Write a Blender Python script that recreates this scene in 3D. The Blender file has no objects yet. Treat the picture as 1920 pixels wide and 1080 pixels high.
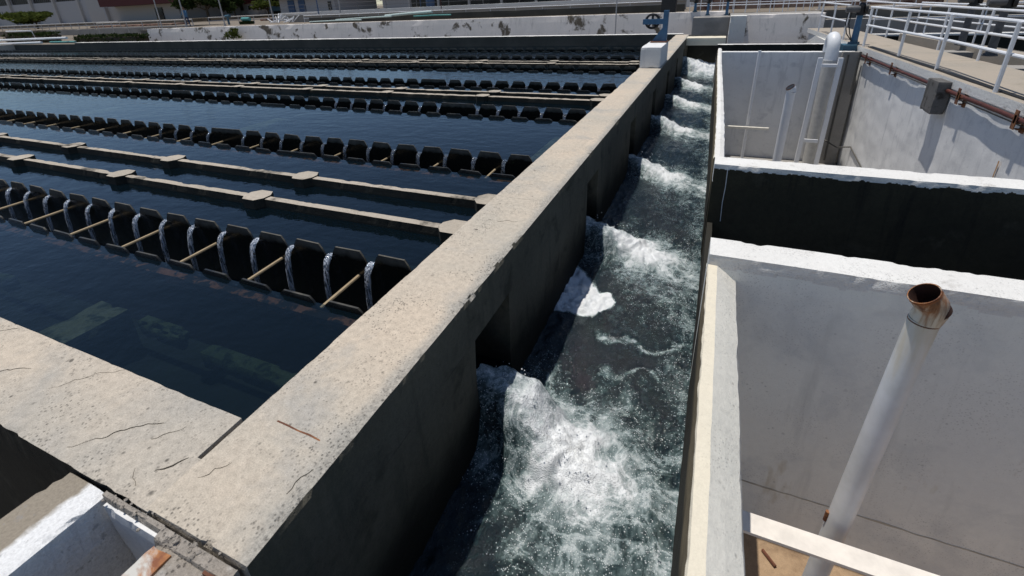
import bpy, bmesh, math, random
from mathutils import Vector, noise, Matrix
random.seed(7)
S = 1.7                       # scene unit (eye height above the wall tops) in metres
scene = bpy.context.scene
COL = scene.collection
PI = math.pi
def nz(x, y, z=0.0): return noise.noise(Vector((x, y, z)))
def fb(x, y, z=0.0, o=4): return noise.fractal(Vector((x, y, z)), 1.0, 2.0, o)
def sm(a, b, v):
    t = min(1, max(0, (v-a)/(b-a))); return t*t*(3-2*t)

# ------------------------------------------------------------------ materials
class NT:
    def __init__(s, name):
        s.m = bpy.data.materials.new(name); s.m.use_nodes = True
        s.t = s.m.node_tree; s.t.nodes.clear()
        s.out = s.n('ShaderNodeOutputMaterial')
        s.geo = s.n('ShaderNodeNewGeometry')
        s.pos = s.geo.outputs['Position']
    def n(s, ty, **kw):
        nd = s.t.nodes.new(ty)
        for k, v in kw.items(): setattr(nd, k, v)
        return nd
    def set(s, sock, v):
        if isinstance(v, bpy.types.NodeSocket): s.t.links.new(v, sock)
        elif isinstance(v, (tuple, list)):
            sock.default_value = tuple(v) + ((1,) if len(v) == 3 and len(sock.default_value) == 4 else ())
        else: sock.default_value = v
    def mapping(s, sc, loc=(0, 0, 0)):
        mp = s.n('ShaderNodeMapping'); s.set(mp.inputs['Vector'], s.pos)
        mp.inputs['Scale'].default_value = sc; mp.inputs['Location'].default_value = loc
        return mp.outputs[0]
    def noise(s, scale, detail=4, rough=.55, vec=None, dist=0):
        nd = s.n('ShaderNodeTexNoise'); s.set(nd.inputs['Vector'], vec or s.pos)
        nd.inputs['Scale'].default_value = scale; nd.inputs['Detail'].default_value = detail
        nd.inputs['Roughness'].default_value = rough; nd.inputs['Distortion'].default_value = dist
        return nd.outputs['Fac']
    def voro(s, scale, vec=None, feature='F1'):
        nd = s.n('ShaderNodeTexVoronoi', feature=feature); s.set(nd.inputs['Vector'], vec or s.pos)
        nd.inputs['Scale'].default_value = scale
        return nd.outputs['Distance']
    def math(s, op, a, b=0.0, clamp=False):
        nd = s.n('ShaderNodeMath', operation=op); nd.use_clamp = clamp
        s.set(nd.inputs[0], a); s.set(nd.inputs[1], b); return nd.outputs[0]
    def rng(s, v, a, b, c=0.0, d=1.0, smooth=False):
        nd = s.n('ShaderNodeMapRange'); nd.clamp = True
        if smooth: nd.interpolation_type = 'SMOOTHSTEP'
        s.set(nd.inputs[0], v)
        for i, q in zip((1, 2, 3, 4), (a, b, c, d)): nd.inputs[i].default_value = q
        return nd.outputs[0]
    def mix(s, f, a, b, mode='MIX'):
        nd = s.n('ShaderNodeMix', data_type='RGBA', blend_type=mode)
        s.set(nd.inputs[0], f); s.set(nd.inputs[6], a); s.set(nd.inputs[7], b)
        return nd.outputs[2]
    def gray(s, v):
        nd = s.n('ShaderNodeCombineColor')
        for i in range(3): s.set(nd.inputs[i], v)
        return nd.outputs[0]
    def xyz(s):
        nd = s.n('ShaderNodeSeparateXYZ'); s.set(nd.inputs[0], s.pos); return nd.outputs
    def bump(s, h, strength=.3, dist=.01):
        nd = s.n('ShaderNodeBump'); nd.inputs['Strength'].default_value = strength
        nd.inputs['Distance'].default_value = dist; s.set(nd.inputs['Height'], h); return nd.outputs[0]
    def bsdf(s, col, rough=.8, nrm=None, metal=0, spec=.5):
        b = s.n('ShaderNodeBsdfPrincipled')
        s.set(b.inputs['Base Color'], col); s.set(b.inputs['Roughness'], rough)
        b.inputs['Metallic'].default_value = metal
        b.inputs['Specular IOR Level'].default_value = spec
        if nrm is not None: s.set(b.inputs['Normal'], nrm)
        return b.outputs[0]
    def done(s, sh):
        s.t.links.new(sh, s.out.inputs['Surface']); return s.m

def concrete(name, c1, c2, grain=.25, pit=1.0, blotch=None, blotch_lo=.58, blotch_hi=.7, blotch_scale=4, bump=.5, rough=.92,
             tide=None, streak=None, rust=None, wear=None):
    a = NT(name)
    big = a.rng(a.noise(.8, 5, .6), .36, .64)
    col = a.mix(big, c1, c2)
    if blotch:
        f = a.rng(a.noise(blotch_scale, 6, .62, dist=.3), blotch_lo, blotch_hi)
        col = a.mix(f, col, blotch)
    if streak:
        f = a.rng(a.noise(1, 5, .6, vec=a.mapping((7, 7, .7))), .56, .72)
        col = a.mix(f, col, streak)
    if rust:
        f = a.rng(a.noise(3.1, 4, .6, vec=a.mapping((1, 1, .3), (3, 7, 1))), .66, .74)
        col = a.mix(f, col, rust)
    fine = a.noise(165, 3, .8)
    mid = a.noise(26, 4, .6)
    col = a.mix(1.0, col, a.gray(a.rng(fine, .25, .75, 1-grain, 1+grain*.55)), 'MULTIPLY')
    col = a.mix(1.0, col, a.gray(a.rng(mid, .3, .7, 1-grain*.45, 1+grain*.3)), 'MULTIPLY')
    h = a.math('ADD', a.math('MULTIPLY', fine, .35), mid)
    if pit:
        v = a.voro(17)
        msk = a.rng(a.noise(5.3, 3, .6), .5, .62)
        p = a.math('MULTIPLY', a.rng(v, .05, .17, 1, 0), msk)
        v2 = a.voro(60); msk2 = a.rng(a.noise(3.3, 4, .65), .43, .62)
        p2 = a.math('MULTIPLY', a.rng(v2, .12, .34, .85, 0), msk2)
        p = a.math('MAXIMUM', p, p2)
        v3 = a.voro(5.1, vec=a.mapping((1, 1, .8), (.3, .7, .2)))
        p = a.math('MAXIMUM', p, a.math('MULTIPLY', a.rng(a.math('ADD', v3, a.math('MULTIPLY', a.math('SUBTRACT', mid, .5), .10)), .05, .085, 1, 0), a.rng(a.noise(1.7, 2), .45, .55)))
        if wear:                                   # aggregate laid bare along the worn flume edge
            ex = a.math('ADD', a.xyz()[0], a.math('MULTIPLY', a.math('SUBTRACT', a.noise(3.2, 5, .65), .5), .16))
            ww = a.rng(ex, wear-.11, wear-.02, 0, 1, True)
            ag = a.noise(58, 4, .75)
            col = a.mix(a.math('MULTIPLY', ww, .75), col, a.mix(a.rng(ag, .38, .62), (.27, .26, .235), (.50, .475, .42)))
            p = a.math('MAXIMUM', p, a.math('MULTIPLY', ww, a.math('MULTIPLY', a.rng(ag, .40, .30), a.rng(a.noise(9, 3), .48, .6))))
            h = a.math('ADD', h, a.math('MULTIPLY', ww, a.math('MULTIPLY', ag, 1.6)))
        p = a.math('MULTIPLY', p, pit, True)
        col = a.mix(a.math('MULTIPLY', p, .75), col, (.05, .045, .04))
        h = a.math('SUBTRACT', h, a.math('MULTIPLY', p, .8))
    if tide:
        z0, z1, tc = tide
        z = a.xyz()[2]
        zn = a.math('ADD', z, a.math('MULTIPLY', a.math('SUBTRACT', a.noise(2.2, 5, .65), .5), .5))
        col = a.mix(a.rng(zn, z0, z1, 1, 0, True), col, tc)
    return a.done(a.bsdf(col, rough, a.bump(h, bump, .012), spec=.25))

def plain(name, c, rough=.6, metal=0, var=.15, bump=0, rust=None, rlo=.6, spec=.4):
    a = NT(name)
    f = a.noise(9, 4, .6)
    col = a.mix(1.0, c, a.gray(a.rng(f, .3, .7, 1-var, 1+var*.6)), 'MULTIPLY')
    if rust:
        r = a.rng(a.noise(6.5, 6, .65), rlo, rlo+.08)
        col = a.mix(r, col, rust)
    return a.done(a.bsdf(col, rough, a.bump(a.noise(40, 3), bump, .004) if bump else None, metal, spec))

M = {}
M['conc'] = concrete('sun bleached concrete', (.61, .525, .42), (.49, .45, .385), .34, 1, (.43, .405, .36), .50, .68, 1.5, .7)
M['conc_wall'] = concrete('flume wall concrete', (.635, .535, .42), (.525, .475, .395), .34, 1, (.46, .43, .38), .52, .68, 1.5, .7, wear=-.725*1.7)
M['conc_side'] = concrete('shade darkened concrete wet at foot', (.135, .124, .094), (.095, .088, .068), .3, .6, (.06, .056, .042), .55, .68, 3, .6,
                          tide=(-1.05, -.55, (.012, .012, .009)), streak=(.08, .078, .06))  # base darkened for the flume side's shade; wet tide mark below
M['conc_dark'] = concrete('wet and shade black concrete', (.035, .035, .028), (.02, .02, .016), .3, .4, (.05, .05, .04), .6, .7, 3, .5)  # black for wet parts, also colours shade onto fronts and voids
M['basin'] = concrete('dark basin concrete', (.10, .095, .08), (.07, .068, .058), .3, .4)
M['plaster'] = concrete('white painted plaster', (.80, .795, .78), (.72, .72, .71), .07, .38, (.62, .62, .62), .54, .7, 3.2, .28,
                        streak=(.6, .6, .6))
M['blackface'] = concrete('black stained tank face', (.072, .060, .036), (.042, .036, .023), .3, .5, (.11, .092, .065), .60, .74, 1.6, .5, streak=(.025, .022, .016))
M['plaster2'] = concrete('white rough plaster', (.82, .81, .77), (.74, .72, .68), .10, .5, (.55, .53, .49), .6, .72, 5, .8)
M['tankface'] = concrete('stained white tank face', (.87, .88, .82), (.80, .81, .77), .06, .40, (.66, .68, .66), .50, .72, 2.0, .25, streak=(.70, .71, .67), rust=(.62, .58, .47))
M['cream'] = concrete('limewashed concrete', (.80, .72, .56), (.72, .66, .53), .10, .2, (.62, .58, .48), .58, .75, 3, .45)
M['bevel'] = concrete('grey limewash', (.74, .71, .63), (.66, .64, .57), .12, .45, (.58, .56, .5), .55, .72, 6, .4)
M['brownface'] = concrete('brown flume concrete', (.28, .22, .13), (.22, .175, .105), .3, .3, (.17, .13, .08), .56, .7, 5, .6,
                          tide=(-.56, -.30, (.03, .028, .022)))
M['peel'] = concrete('peeling painted wall', (.80, .745, .70), (.72, .68, .64), .12, .3, (.13, .11, .085), .57, .62, 1.0, .35,
                     streak=(.56, .53, .50))
M['bgconc'] = concrete('grey site concrete', (.36, .34, .31), (.30, .285, .265), .15, 0, (.24, .23, .21), .55, .7, .8, .3)
M['tan'] = concrete('tan walkway concrete', (.42, .36, .29), (.36, .32, .265), .18, .3, (.30, .265, .21), .56, .7, 1.5, .35)
M['floor'] = concrete('tank floor', (.46, .32, .20), (.37, .255, .155), .25, .3, (.27, .18, .11), .52, .66, 3, .4)
M['ground'] = concrete('dusty ground', (.24, .20, .155), (.19, .16, .125), .2, 0, (.14, .12, .09), .55, .7, .3, .3)
M['bare'] = concrete('bare broken concrete', (.42, .38, .33), (.34, .30, .255), .4, 1, (.60, .58, .54), .56, .68, 6, 1.0)
M['pads'] = concrete('beam concrete', (.50, .44, .36), (.43, .38, .31), .25, .6, (.30, .27, .22), .58, .7, 6, .7,
                     tide=(-.46, -.36, (.02, .02, .016)))
def plate_mat():
    a = NT('black weir plate')
    z = a.xyz()[2]
    zn = a.math('ADD', z, a.math('MULTIPLY', a.math('SUBTRACT', a.noise(7, 4, .6), .5), .10))
    dry = a.rng(zn, -.43, -.36, 0, 1, True)
    col = a.mix(dry, (.010, .010, .008), a.mix(a.rng(a.noise(11, 5, .65), .38, .62), (.055, .050, .040), (.10, .092, .074)))
    col = a.mix(a.rng(a.noise(19, 5, .7), .62, .72), col, (.03, .045, .018))
    b = a.n('ShaderNodeBsdfPrincipled'); a.set(b.inputs['Base Color'], col)
    a.set(b.inputs['Roughness'], a.rng(dry, 0, 1, .22, .7)); a.set(b.inputs['Normal'], a.bump(a.noise(30, 4), .25, .006))
    return a.done(b.outputs[0])
M['plate'] = plate_mat()
M['trough'] = plain('black trough wall', (.012, .012, .011), .5, 0, .3, .3)
M['rod'] = plain('tan rod', (.40, .31, .19), .7, 0, .2)
M['rust'] = plain('rust', (.14, .055, .03), .85, 0, .35, .5, (.24, .10, .04), .5)
M['maroon'] = plain('maroon oxide paint', (.075, .020, .015), .6, 0, .3, .2, (.17, .065, .03), .6)
M['wpipe'] = plain('white painted steel', (.78, .79, .80), .38, 0, .05, 0, (.45, .30, .18), .72)
M['wrail'] = plain('white rail paint', (.76, .77, .79), .42, 0, .06, 0, (.35, .22, .14), .72)
M['blue'] = plain('blue enamel', (.045, .13, .24), .45, 0, .15, .1, (.10, .07, .05), .7)
M['bluedark'] = plain('blue grey enamel', (.05, .12, .17), .5, 0, .15)
M['black'] = plain('black cast iron', (.018, .018, .02), .5, 0, .3, .2)
M['grey'] = plain('grey motor housing', (.10, .10, .105), .5, 0, .3, .2)
M['cable'] = plain('black cable', (.02, .02, .02), .6)
M['conduit'] = plain('grey conduit', (.10, .095, .085), .7)
M['boxc'] = concrete('weathered board box', (.20, .19, .18), (.13, .125, .12), .3, .4, (.06, .055, .05), .55, .66, 5, .5, streak=(.07, .065, .06))
M['teal'] = plain('teal enamel', (.10, .32, .30), .5)
M['palepipe'] = plain('pale green pipe', (.50, .60, .57), .5, 0, .2)
M['glassdark'] = plain('dark window', (.012, .013, .015), .25)
M['bwall'] = plain('white building paint', (.42, .42, .43), .85, 0, .08)
M['bwall2'] = plain('cream building paint', (.46, .44, .42), .85, 0, .08)
M['redroof'] = plain('dark red roofing', (.085, .012, .012), .7, 0, .2)
M['blueb'] = plain('blue door paint', (.05, .10, .20), .5)
M['redearth'] = concrete('red brick rubble', (.27, .13, .09), (.33, .26, .2), .3, 0, (.10, .05, .04), .5, .6, 1.5, .4)
M['trunk'] = plain('bark', (.08, .06, .04), .9, 0, .3, .5)
M['algae'] = concrete('submerged algae concrete', (.26, .27, .17), (.18, .19, .11), .45, 0, (.07, .085, .045), .5, .62, 6, .8)
M['algae2'] = concrete('submerged weed', (.11, .14, .07), (.06, .09, .045), .5, 0, (.02, .035, .02), .48, .6, 9, .8)
M['ledge'] = concrete('rusty trough ledge', (.50, .20, .10), (.36, .15, .08), .5, 0, (.02, .015, .012), .44, .52, 9, .8)
M['poolfloor'] = concrete('pool bed', (.012, .016, .014), (.02, .028, .02), .3, 0, (.03, .045, .025), .55, .7, .8, .2)
M['crack'] = plain('crack dirt', (.045, .038, .03), .95)
M['pebble'] = plain('white chip', (.75, .73, .7), .8)

def leafmat(name, c1, c2):
    a = NT(name)
    oi = a.n('ShaderNodeObjectInfo')
    f = a.rng(a.noise(2.3, 3), .35, .65)
    col = a.mix(f, c1, c2)
    d = a.n('ShaderNodeBsdfDiffuse'); a.set(d.inputs[0], col)
    t = a.n('ShaderNodeBsdfTranslucent'); a.set(t.inputs[0], col)
    mx = a.n('ShaderNodeMixShader'); mx.inputs[0].default_value = .3
    a.t.links.new(d.outputs[0], mx.inputs[1]); a.t.links.new(t.outputs[0], mx.inputs[2])
    return a.done(mx.outputs[0])
M['leaf'] = leafmat('olive leaves', (.085, .10, .025), (.05, .07, .018))
M['leafd'] = leafmat('dark leaves', (.035, .05, .018), (.02, .032, .012))

def pool_mat():
    a = NT('still pool water')
    h = a.math('ADD', a.noise(3.2, 3, .5, vec=a.mapping((1, 1.6, 1))), a.math('MULTIPLY', a.noise(17, 2, .5), .22))
    nrm = a.bump(h, .16, .05)
    fr = a.n('ShaderNodeFresnel'); fr.inputs['IOR'].default_value = 1.33; a.set(fr.inputs['Normal'], nrm)
    tr = a.n('ShaderNodeBsdfTransparent'); tr.inputs[0].default_value = (.44, .52, .55, 1)
    df = a.n('ShaderNodeBsdfDiffuse'); df.inputs[0].default_value = (.007, .017, .026, 1)
    m1 = a.n('ShaderNodeMixShader'); m1.inputs[0].default_value = .3
    a.t.links.new(tr.outputs[0], m1.inputs[1]); a.t.links.new(df.outputs[0], m1.inputs[2])
    gl = a.n('ShaderNodeBsdfGlossy'); gl.inputs['Roughness'].default_value = .03; a.set(gl.inputs['Normal'], nrm)
    gl.inputs[0].default_value = (.9, .95, 1, 1)
    m2 = a.n('ShaderNodeMixShader'); a.set(m2.inputs[0], fr.outputs[0])
    a.t.links.new(m1.outputs[0], m2.inputs[1]); a.t.links.new(gl.outputs[0], m2.inputs[2])
    return a.done(m2.outputs[0])
M['pool'] = pool_mat()

def flume_mat():
    a = NT('churning flume water')
    at = a.n('ShaderNodeAttribute', attribute_name='foam'); F = at.outputs['Fac']
    wv = a.mapping((1, .6, .7))
    n1 = a.noise(3.2, 6, .64, vec=wv, dist=.8)
    n2 = a.noise(13, 6, .7, dist=.5)
    n4 = a.noise(1, 5, .65, vec=a.mapping((22, 8, 8)), dist=1.2)
    fil = a.noise(3.0, 5, .6, vec=a.mapping((1, 1.3, 1)), dist=1.0)
    fil = a.rng(a.math('ABSOLUTE', a.math('SUBTRACT', fil, .5)), 0, .05, 1, 0, True)
    d = a.math('ADD', F, a.math('MULTIPLY', a.math('SUBTRACT', n1, .5), 1.0))
    d = a.math('ADD', d, a.math('MULTIPLY', a.math('SUBTRACT', n2, .5), .8))
    d = a.math('ADD', d, a.math('MULTIPLY', a.math('SUBTRACT', n4, .5), .6))
    d = a.math('ADD', d, a.math('MULTIPLY', fil, a.rng(F, .06, .3, 0, .26)))
    # bubbles: cells light up more often where the foam is thick
    vn = a.n('ShaderNodeTexVoronoi'); a.set(vn.inputs['Vector'], a.pos); vn.inputs['Scale'].default_value = 105
    vn2 = a.n('ShaderNodeTexVoronoi'); a.set(vn2.inputs['Vector'], a.pos); vn2.inputs['Scale'].default_value = 52
    def cells(v, p, r0, r1):
        sc = a.n('ShaderNodeSeparateColor'); a.set(sc.inputs[0], v.outputs['Color'])
        on = a.rng(a.math('SUBTRACT', p, sc.outputs[0]), -.04, .04, 0, 1)
        return a.math('MULTIPLY', on, a.rng(v.outputs['Distance'], r0, r1, 1, 0))
    p = a.rng(d, .02, .95, 0, .70)
    bub = a.math('MAXIMUM', cells(vn, p, .22, .52), cells(vn2, a.math('MULTIPLY', p, .45), .12, .36))
    bub = a.math('MULTIPLY', bub, a.rng(F, .02, .12))
    haze = a.rng(d, .22, 1.10, 0, .97, True)
    mask = a.math('MAXIMUM', haze, a.math('MULTIPLY', bub, a.rng(d, .1, .7, .75, 1)))
    body = a.mix(a.rng(d, .05, .8, 0, 1, True), (.007, .015, .019), (.105, .17, .165))
    n3 = a.noise(95, 3, .8)
    h = a.math('ADD', a.math('MULTIPLY', n2, 1.0), a.math('MULTIPLY', n3, .35))
    h = a.math('ADD', h, a.math('MULTIPLY', n1, .8))
    wat = a.bsdf(body, .07, a.bump(h, .5, .05), spec=.5)
    fc = a.mix(a.math('MAXIMUM', a.rng(d, .4, 1.15), a.math('MULTIPLY', bub, .9)), (.36, .42, .43), (.82, .84, .85))
    foam = a.bsdf(fc, .4, a.bump(a.math('ADD', a.math('MULTIPLY', bub, .6), a.math('ADD', a.math('MULTIPLY', n2, 1.3), a.math('MULTIPLY', n4, .6))), .55, .03), spec=.4)
    mx = a.n('ShaderNodeMixShader'); a.set(mx.inputs[0], mask)
    a.t.links.new(wat, mx.inputs[1]); a.t.links.new(foam, mx.inputs[2])
    return a.done(mx.outputs[0])
M['flume'] = flume_mat()

def stream_mat(nm, white):
    a = NT(nm)
    st = a.noise(1, 4, .6, vec=a.mapping((85, 85, 6)))
    dr = a.noise(55, 2, .6)
    w = a.math('MAXIMUM', a.rng(st, .47, .62), a.math('MULTIPLY', a.rng(dr, .58, .66), .9))
    tr = a.n('ShaderNodeBsdfTransparent'); tr.inputs[0].default_value = (.75, .82, .9, 1)
    gl = a.n('ShaderNodeBsdfGlossy'); gl.inputs['Roughness'].default_value = .05
    a.set(gl.inputs['Normal'], a.bump(st, .8, .02))
    m1 = a.n('ShaderNodeMixShader'); m1.inputs[0].default_value = .28 if white > .4 else .10
    a.t.links.new(tr.outputs[0], m1.inputs[1]); a.t.links.new(gl.outputs[0], m1.inputs[2])
    df = a.n('ShaderNodeBsdfDiffuse'); df.inputs[0].default_value = (.82, .87, .95, 1)
    m2 = a.n('ShaderNodeMixShader'); a.set(m2.inputs[0], a.math('MULTIPLY', w, white))
    a.t.links.new(m1.outputs[0], m2.inputs[1]); a.t.links.new(df.outputs[0], m2.inputs[2])
    return a.done(m2.outputs[0])
M['stream'] = stream_mat('falling water', .62)
M['stream2'] = stream_mat('clear falling water', .12)

def rust_pipe_mat(ztop):
    a = NT('white pipe with rust running from its mouth')
    z = a.xyz()[2]
    zn = a.math('ADD', z, a.math('MULTIPLY', a.math('SUBTRACT', a.noise(1, 5, .6, vec=a.mapping((30, 30, 3))), .5), .75))
    f = a.rng(zn, ztop-.15, ztop+.07, 0, 1, True)
    f2 = a.rng(zn, ztop-.50, ztop-.02, 0, .62, True)
    col = a.mix(f2, a.mix(a.rng(a.noise(4, 5, .6), .4, .62), (.76, .755, .74), (.66, .655, .63)), (.56, .46, .28))
    col = a.mix(f, col, a.mix(a.rng(a.noise(12, 4), .4, .6), (.10, .035, .018), (.33, .14, .05)))
    return a.done(a.bsdf(col, .4, a.bump(a.noise(30, 3), .15, .004)))

def plate_rust_mat():
    a = NT('rusted white steel plate')
    n = a.noise(7, 6, .65, dist=.5)
    col = a.mix(a.rng(n, .38, .50), (.55, .53, .48), a.mix(a.rng(a.noise(21, 4), .4, .6), (.22, .075, .03), (.42, .18, .06)))
    return a.done(a.bsdf(col, .75, a.bump(n, .4, .006)))
M['rustplate'] = plate_rust_mat()

def stub_mat():
    a = NT('half painted concrete stub')
    x = a.xyz()[0]
    e = a.math('ADD', x, a.math('MULTIPLY', a.math('SUBTRACT', a.noise(9, 5, .6), .5), .10))
    f = a.rng(e, -1.245*S-.012, -1.245*S+.012)
    g = a.noise(90, 3, .7)
    c = a.mix(f, (.30, .26, .205), (.80, .80, .79))
    c = a.mix(1.0, c, a.gray(a.rng(g, .3, .7, .8, 1.1)), 'MULTIPLY')
    c = a.mix(a.math('MULTIPLY', a.rng(a.noise(24, 4, .7), .60, .68), .6), c, (.28, .27, .26))
    h = a.math('ADD', a.math('MULTIPLY', f, 1.2), a.math('ADD', a.noise(30, 4), g))
    return a.done(a.bsdf(c, .9, a.bump(h, .6, .012), spec=.2))
M['stub'] = stub_mat()

def cloth_mat():
    a = NT('work clothes'); oz = a.n('ShaderNodeTexCoord')
    sep = a.n('ShaderNodeSeparateXYZ'); a.set(sep.inputs[0], oz.outputs['Object'])
    r = a.n('ShaderNodeValToRGB'); r.color_ramp.interpolation = 'CONSTANT'
    e = r.color_ramp.elements
    e[0].position = 0; e[0].color = (.02, .02, .02, 1)
    e[1].position = .04; e[1].color = (.03, .055, .12, 1)
    for p, c in ((.50, (.07, .17, .30)), (.84, (.30, .17, .11))):
        q = e.new(p); q.color = c + (1,)
    a.set(r.inputs[0], a.math('DIVIDE', sep.outputs[2], 1.78))
    return a.done(a.bsdf(r.outputs[0], .85))
M['clothes'] = cloth_mat()

# ------------------------------------------------------------------ mesh helpers
class MB:
    def __init__(s): s.v = []; s.f = []; s.mi = []
    def add(s, vs, fs, mi=0):
        o = len(s.v); s.v += [tuple(p) for p in vs]
        s.f += [[i+o for i in f] for f in fs]; s.mi += [mi]*len(fs); return s
    def box(s, x0, x1, y0, y1, z0, z1, mi=0):
        v = [(x0,y0,z0),(x1,y0,z0),(x1,y1,z0),(x0,y1,z0),(x0,y0,z1),(x1,y0,z1),(x1,y1,z1),(x0,y1,z1)]
        return s.add(v, [(0,3,2,1),(4,5,6,7),(0,1,5,4),(1,2,6,5),(2,3,7,6),(3,0,4,7)], mi)
    def prism(s, poly, z0, z1, mi=0):           # poly counter-clockwise in xy
        n = len(poly)
        v = [(x,y,z0) for x,y in poly]+[(x,y,z1) for x,y in poly]
        f = [list(range(n))[::-1], list(range(n,2*n))]+[(i,(i+1)%n,n+(i+1)%n,n+i) for i in range(n)]
        return s.add(v, f, mi)
    def prism_y(s, poly, y0, y1, mi=0):         # poly in xz, extruded along y
        n = len(poly)
        v = [(x,y0,z) for x,z in poly]+[(x,y1,z) for x,z in poly]
        f = [list(range(n)), list(range(n,2*n))[::-1]]+[(i,n+i,n+(i+1)%n,(i+1)%n) for i in range(n)]
        return s.add(v, f, mi)
    def tube(s, pts, r, seg=10, cap=True, mi=0, sx=1.0):
        pts = [Vector(p) for p in pts]; n = len(pts)
        rs = r if isinstance(r, (list, tuple)) else [r]*n
        vs = []; up = None
        for i, p in enumerate(pts):
            d = (pts[min(i+1,n-1)]-pts[max(i-1,0)]).normalized()
            if up is None:
                up = Vector((0,0,1)) if abs(d.z) < .9 else Vector((0,1,0))
            a = d.cross(up).normalized(); b = a.cross(d).normalized(); up = b
            for k in range(seg):
                t = 2*PI*k/seg
                vs.append(p+a*math.cos(t)*rs[i]*sx+b*math.sin(t)*rs[i])
        fs = [(i*seg+k, i*seg+(k+1)%seg, (i+1)*seg+(k+1)%seg, (i+1)*seg+k) for i in range(n-1) for k in range(seg)]
        if cap: fs += [list(range(seg))[::-1], list(range((n-1)*seg, n*seg))]
        return s.add(vs, fs, mi)
    def build(s, name, mats, parent=None, smooth=False, at=None, kind=None):
        if not isinstance(mats, (list, tuple)): mats = [mats]
        v = [Vector(p)*S for p in s.v]
        if parent is not None: L = Vector(parent['_loc'])
        else:
            xs=[p.x for p in v]; ys=[p.y for p in v]; zs=[p.z for p in v]
            L = Vector(((min(xs)+max(xs))/2, (min(ys)+max(ys))/2, min(zs)))
        me = bpy.data.meshes.new(name)
        me.from_pydata([p-L for p in v], [], s.f); me.validate()
        for m in mats: me.materials.append(m)
        if len(mats) > 1:
            for p, i in zip(me.polygons, s.mi): p.material_index = i
        bm = bmesh.new(); bm.from_mesh(me); bmesh.ops.recalc_face_normals(bm, faces=bm.faces); bm.to_mesh(me); bm.free()
        if smooth:
            for p in me.polygons: p.use_smooth = True
            try: me.set_sharp_from_angle(angle=math.radians(40))
            except Exception: pass
        o = bpy.data.objects.new(name, me); COL.objects.link(o)
        if parent is not None: o.parent = parent
        else: o.location = L; o['_loc'] = tuple(L)
        return o

def thing(name, loc, label, cat, group=None):
    o = bpy.data.objects.new(name, None); COL.objects.link(o)
    L = Vector(loc)*S; o.location = L; o['_loc'] = tuple(L); o.empty_display_size = .2
    return tag(o, label, cat, group)
def tag(o, label, cat, group=None):
    o['label'] = label; o['category'] = cat
    if group: o['group'] = group
    return o
def structure(o): o['kind'] = 'structure'; return o

def rough(mb, x0, x1, y0, y1, z0, z1, res=.03, amp=.012, w=.03, skip='', freq=18, warp=.002, mi=0, top_mi=None, front_mi=None, seed=0, resy=None, resz=None, resx=None, calm=''):
    """box with chipped, worn edges (real displaced geometry)"""
    nx = max(1, min(520, int(math.ceil((x1-x0)/(resx or res))))); ny = max(1, min(500, int(math.ceil((y1-y0)/(resy or res)))))
    nzz = max(1, min(60, int(math.ceil((z1-z0)/(resz or res)))))
    idx = {}; vs = []; fs = []; mis = []
    def V(i, j, k):
        key = (i, j, k)
        if key in idx: return idx[key]
        x = x0+(x1-x0)*i/nx; y = y0+(y1-y0)*j/ny; z = z0+(z1-z0)*k/nzz
        ds = []
        for c, lo, hi, ax, nm in ((x, x0, x1, 0, 'x'), (y, y0, y1, 1, 'y'), (z, z0, z1, 2, 'z')):
            if '-'+nm not in skip: ds.append((c-lo, ax, 1))
            if '+'+nm not in skip: ds.append((hi-c, ax, -1))
        ds.sort(key=lambda q: q[0])
        d = Vector((0, 0, 0))
        if len(ds) > 1:
            e = ds[1][0]                       # distance to the nearest edge along the face
            if e < w:
                n = noise.noise(Vector((x*freq*.45+seed, y*freq*.45, z*freq*.45)))*.9+.55*noise.noise(Vector((x*freq*1.7, y*freq*1.7+seed, z*freq*1.7)))
                ch = (.22+max(0, n-.08)*1.15)*amp*(1-e/w)**1.6
                if calm and any((('-' if q[2] > 0 else '+')+'xyz'[q[1]]) in calm for q in ds[:2]): ch *= .22
                for dd, ax, sg in ds[:3]:
                    if dd < w*1.01: d[ax] += sg*ch*(1 if dd < e+1e-6 else .8)
        q = noise.noise(Vector((x*6, y*6+seed, z*6)))*warp
        p = Vector((x, y, z))+d
        dd, ax, sg = min(((x-x0, 0, 1), (x1-x, 0, -1), (y-y0, 1, 1), (y1-y, 1, -1), (z-z0, 2, 1), (z1-z, 2, -1)), key=lambda t: t[0])
        p[ax] += sg*abs(q)
        idx[key] = len(vs); vs.append(p); return idx[key]
    tm = mi if top_mi is None else top_mi; fm = mi if front_mi is None else front_mi
    for i in range(nx):
        for j in range(ny):
            fs.append((V(i,j,nzz),V(i+1,j,nzz),V(i+1,j+1,nzz),V(i,j+1,nzz))); mis.append(tm)
            fs.append((V(i,j,0),V(i,j+1,0),V(i+1,j+1,0),V(i+1,j,0))); mis.append(mi)
    for i in range(nx):
        for k in range(nzz):
            fs.append((V(i,0,k),V(i+1,0,k),V(i+1,0,k+1),V(i,0,k+1))); mis.append(fm)
            fs.append((V(i,ny,k),V(i,ny,k+1),V(i+1,ny,k+1),V(i+1,ny,k))); mis.append(mi)
    for j in range(ny):
        for k in range(nzz):
            fs.append((V(0,j,k),V(0,j,k+1),V(0,j+1,k+1),V(0,j+1,k))); mis.append(mi)
            fs.append((V(nx,j,k),V(nx,j+1,k),V(nx,j+1,k+1),V(nx,j,k+1))); mis.append(mi)
    o = len(mb.v); mb.v += [tuple(p) for p in vs]
    mb.f += [[a+o for a in f] for f in fs]; mb.mi += mis
    return mb

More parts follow.
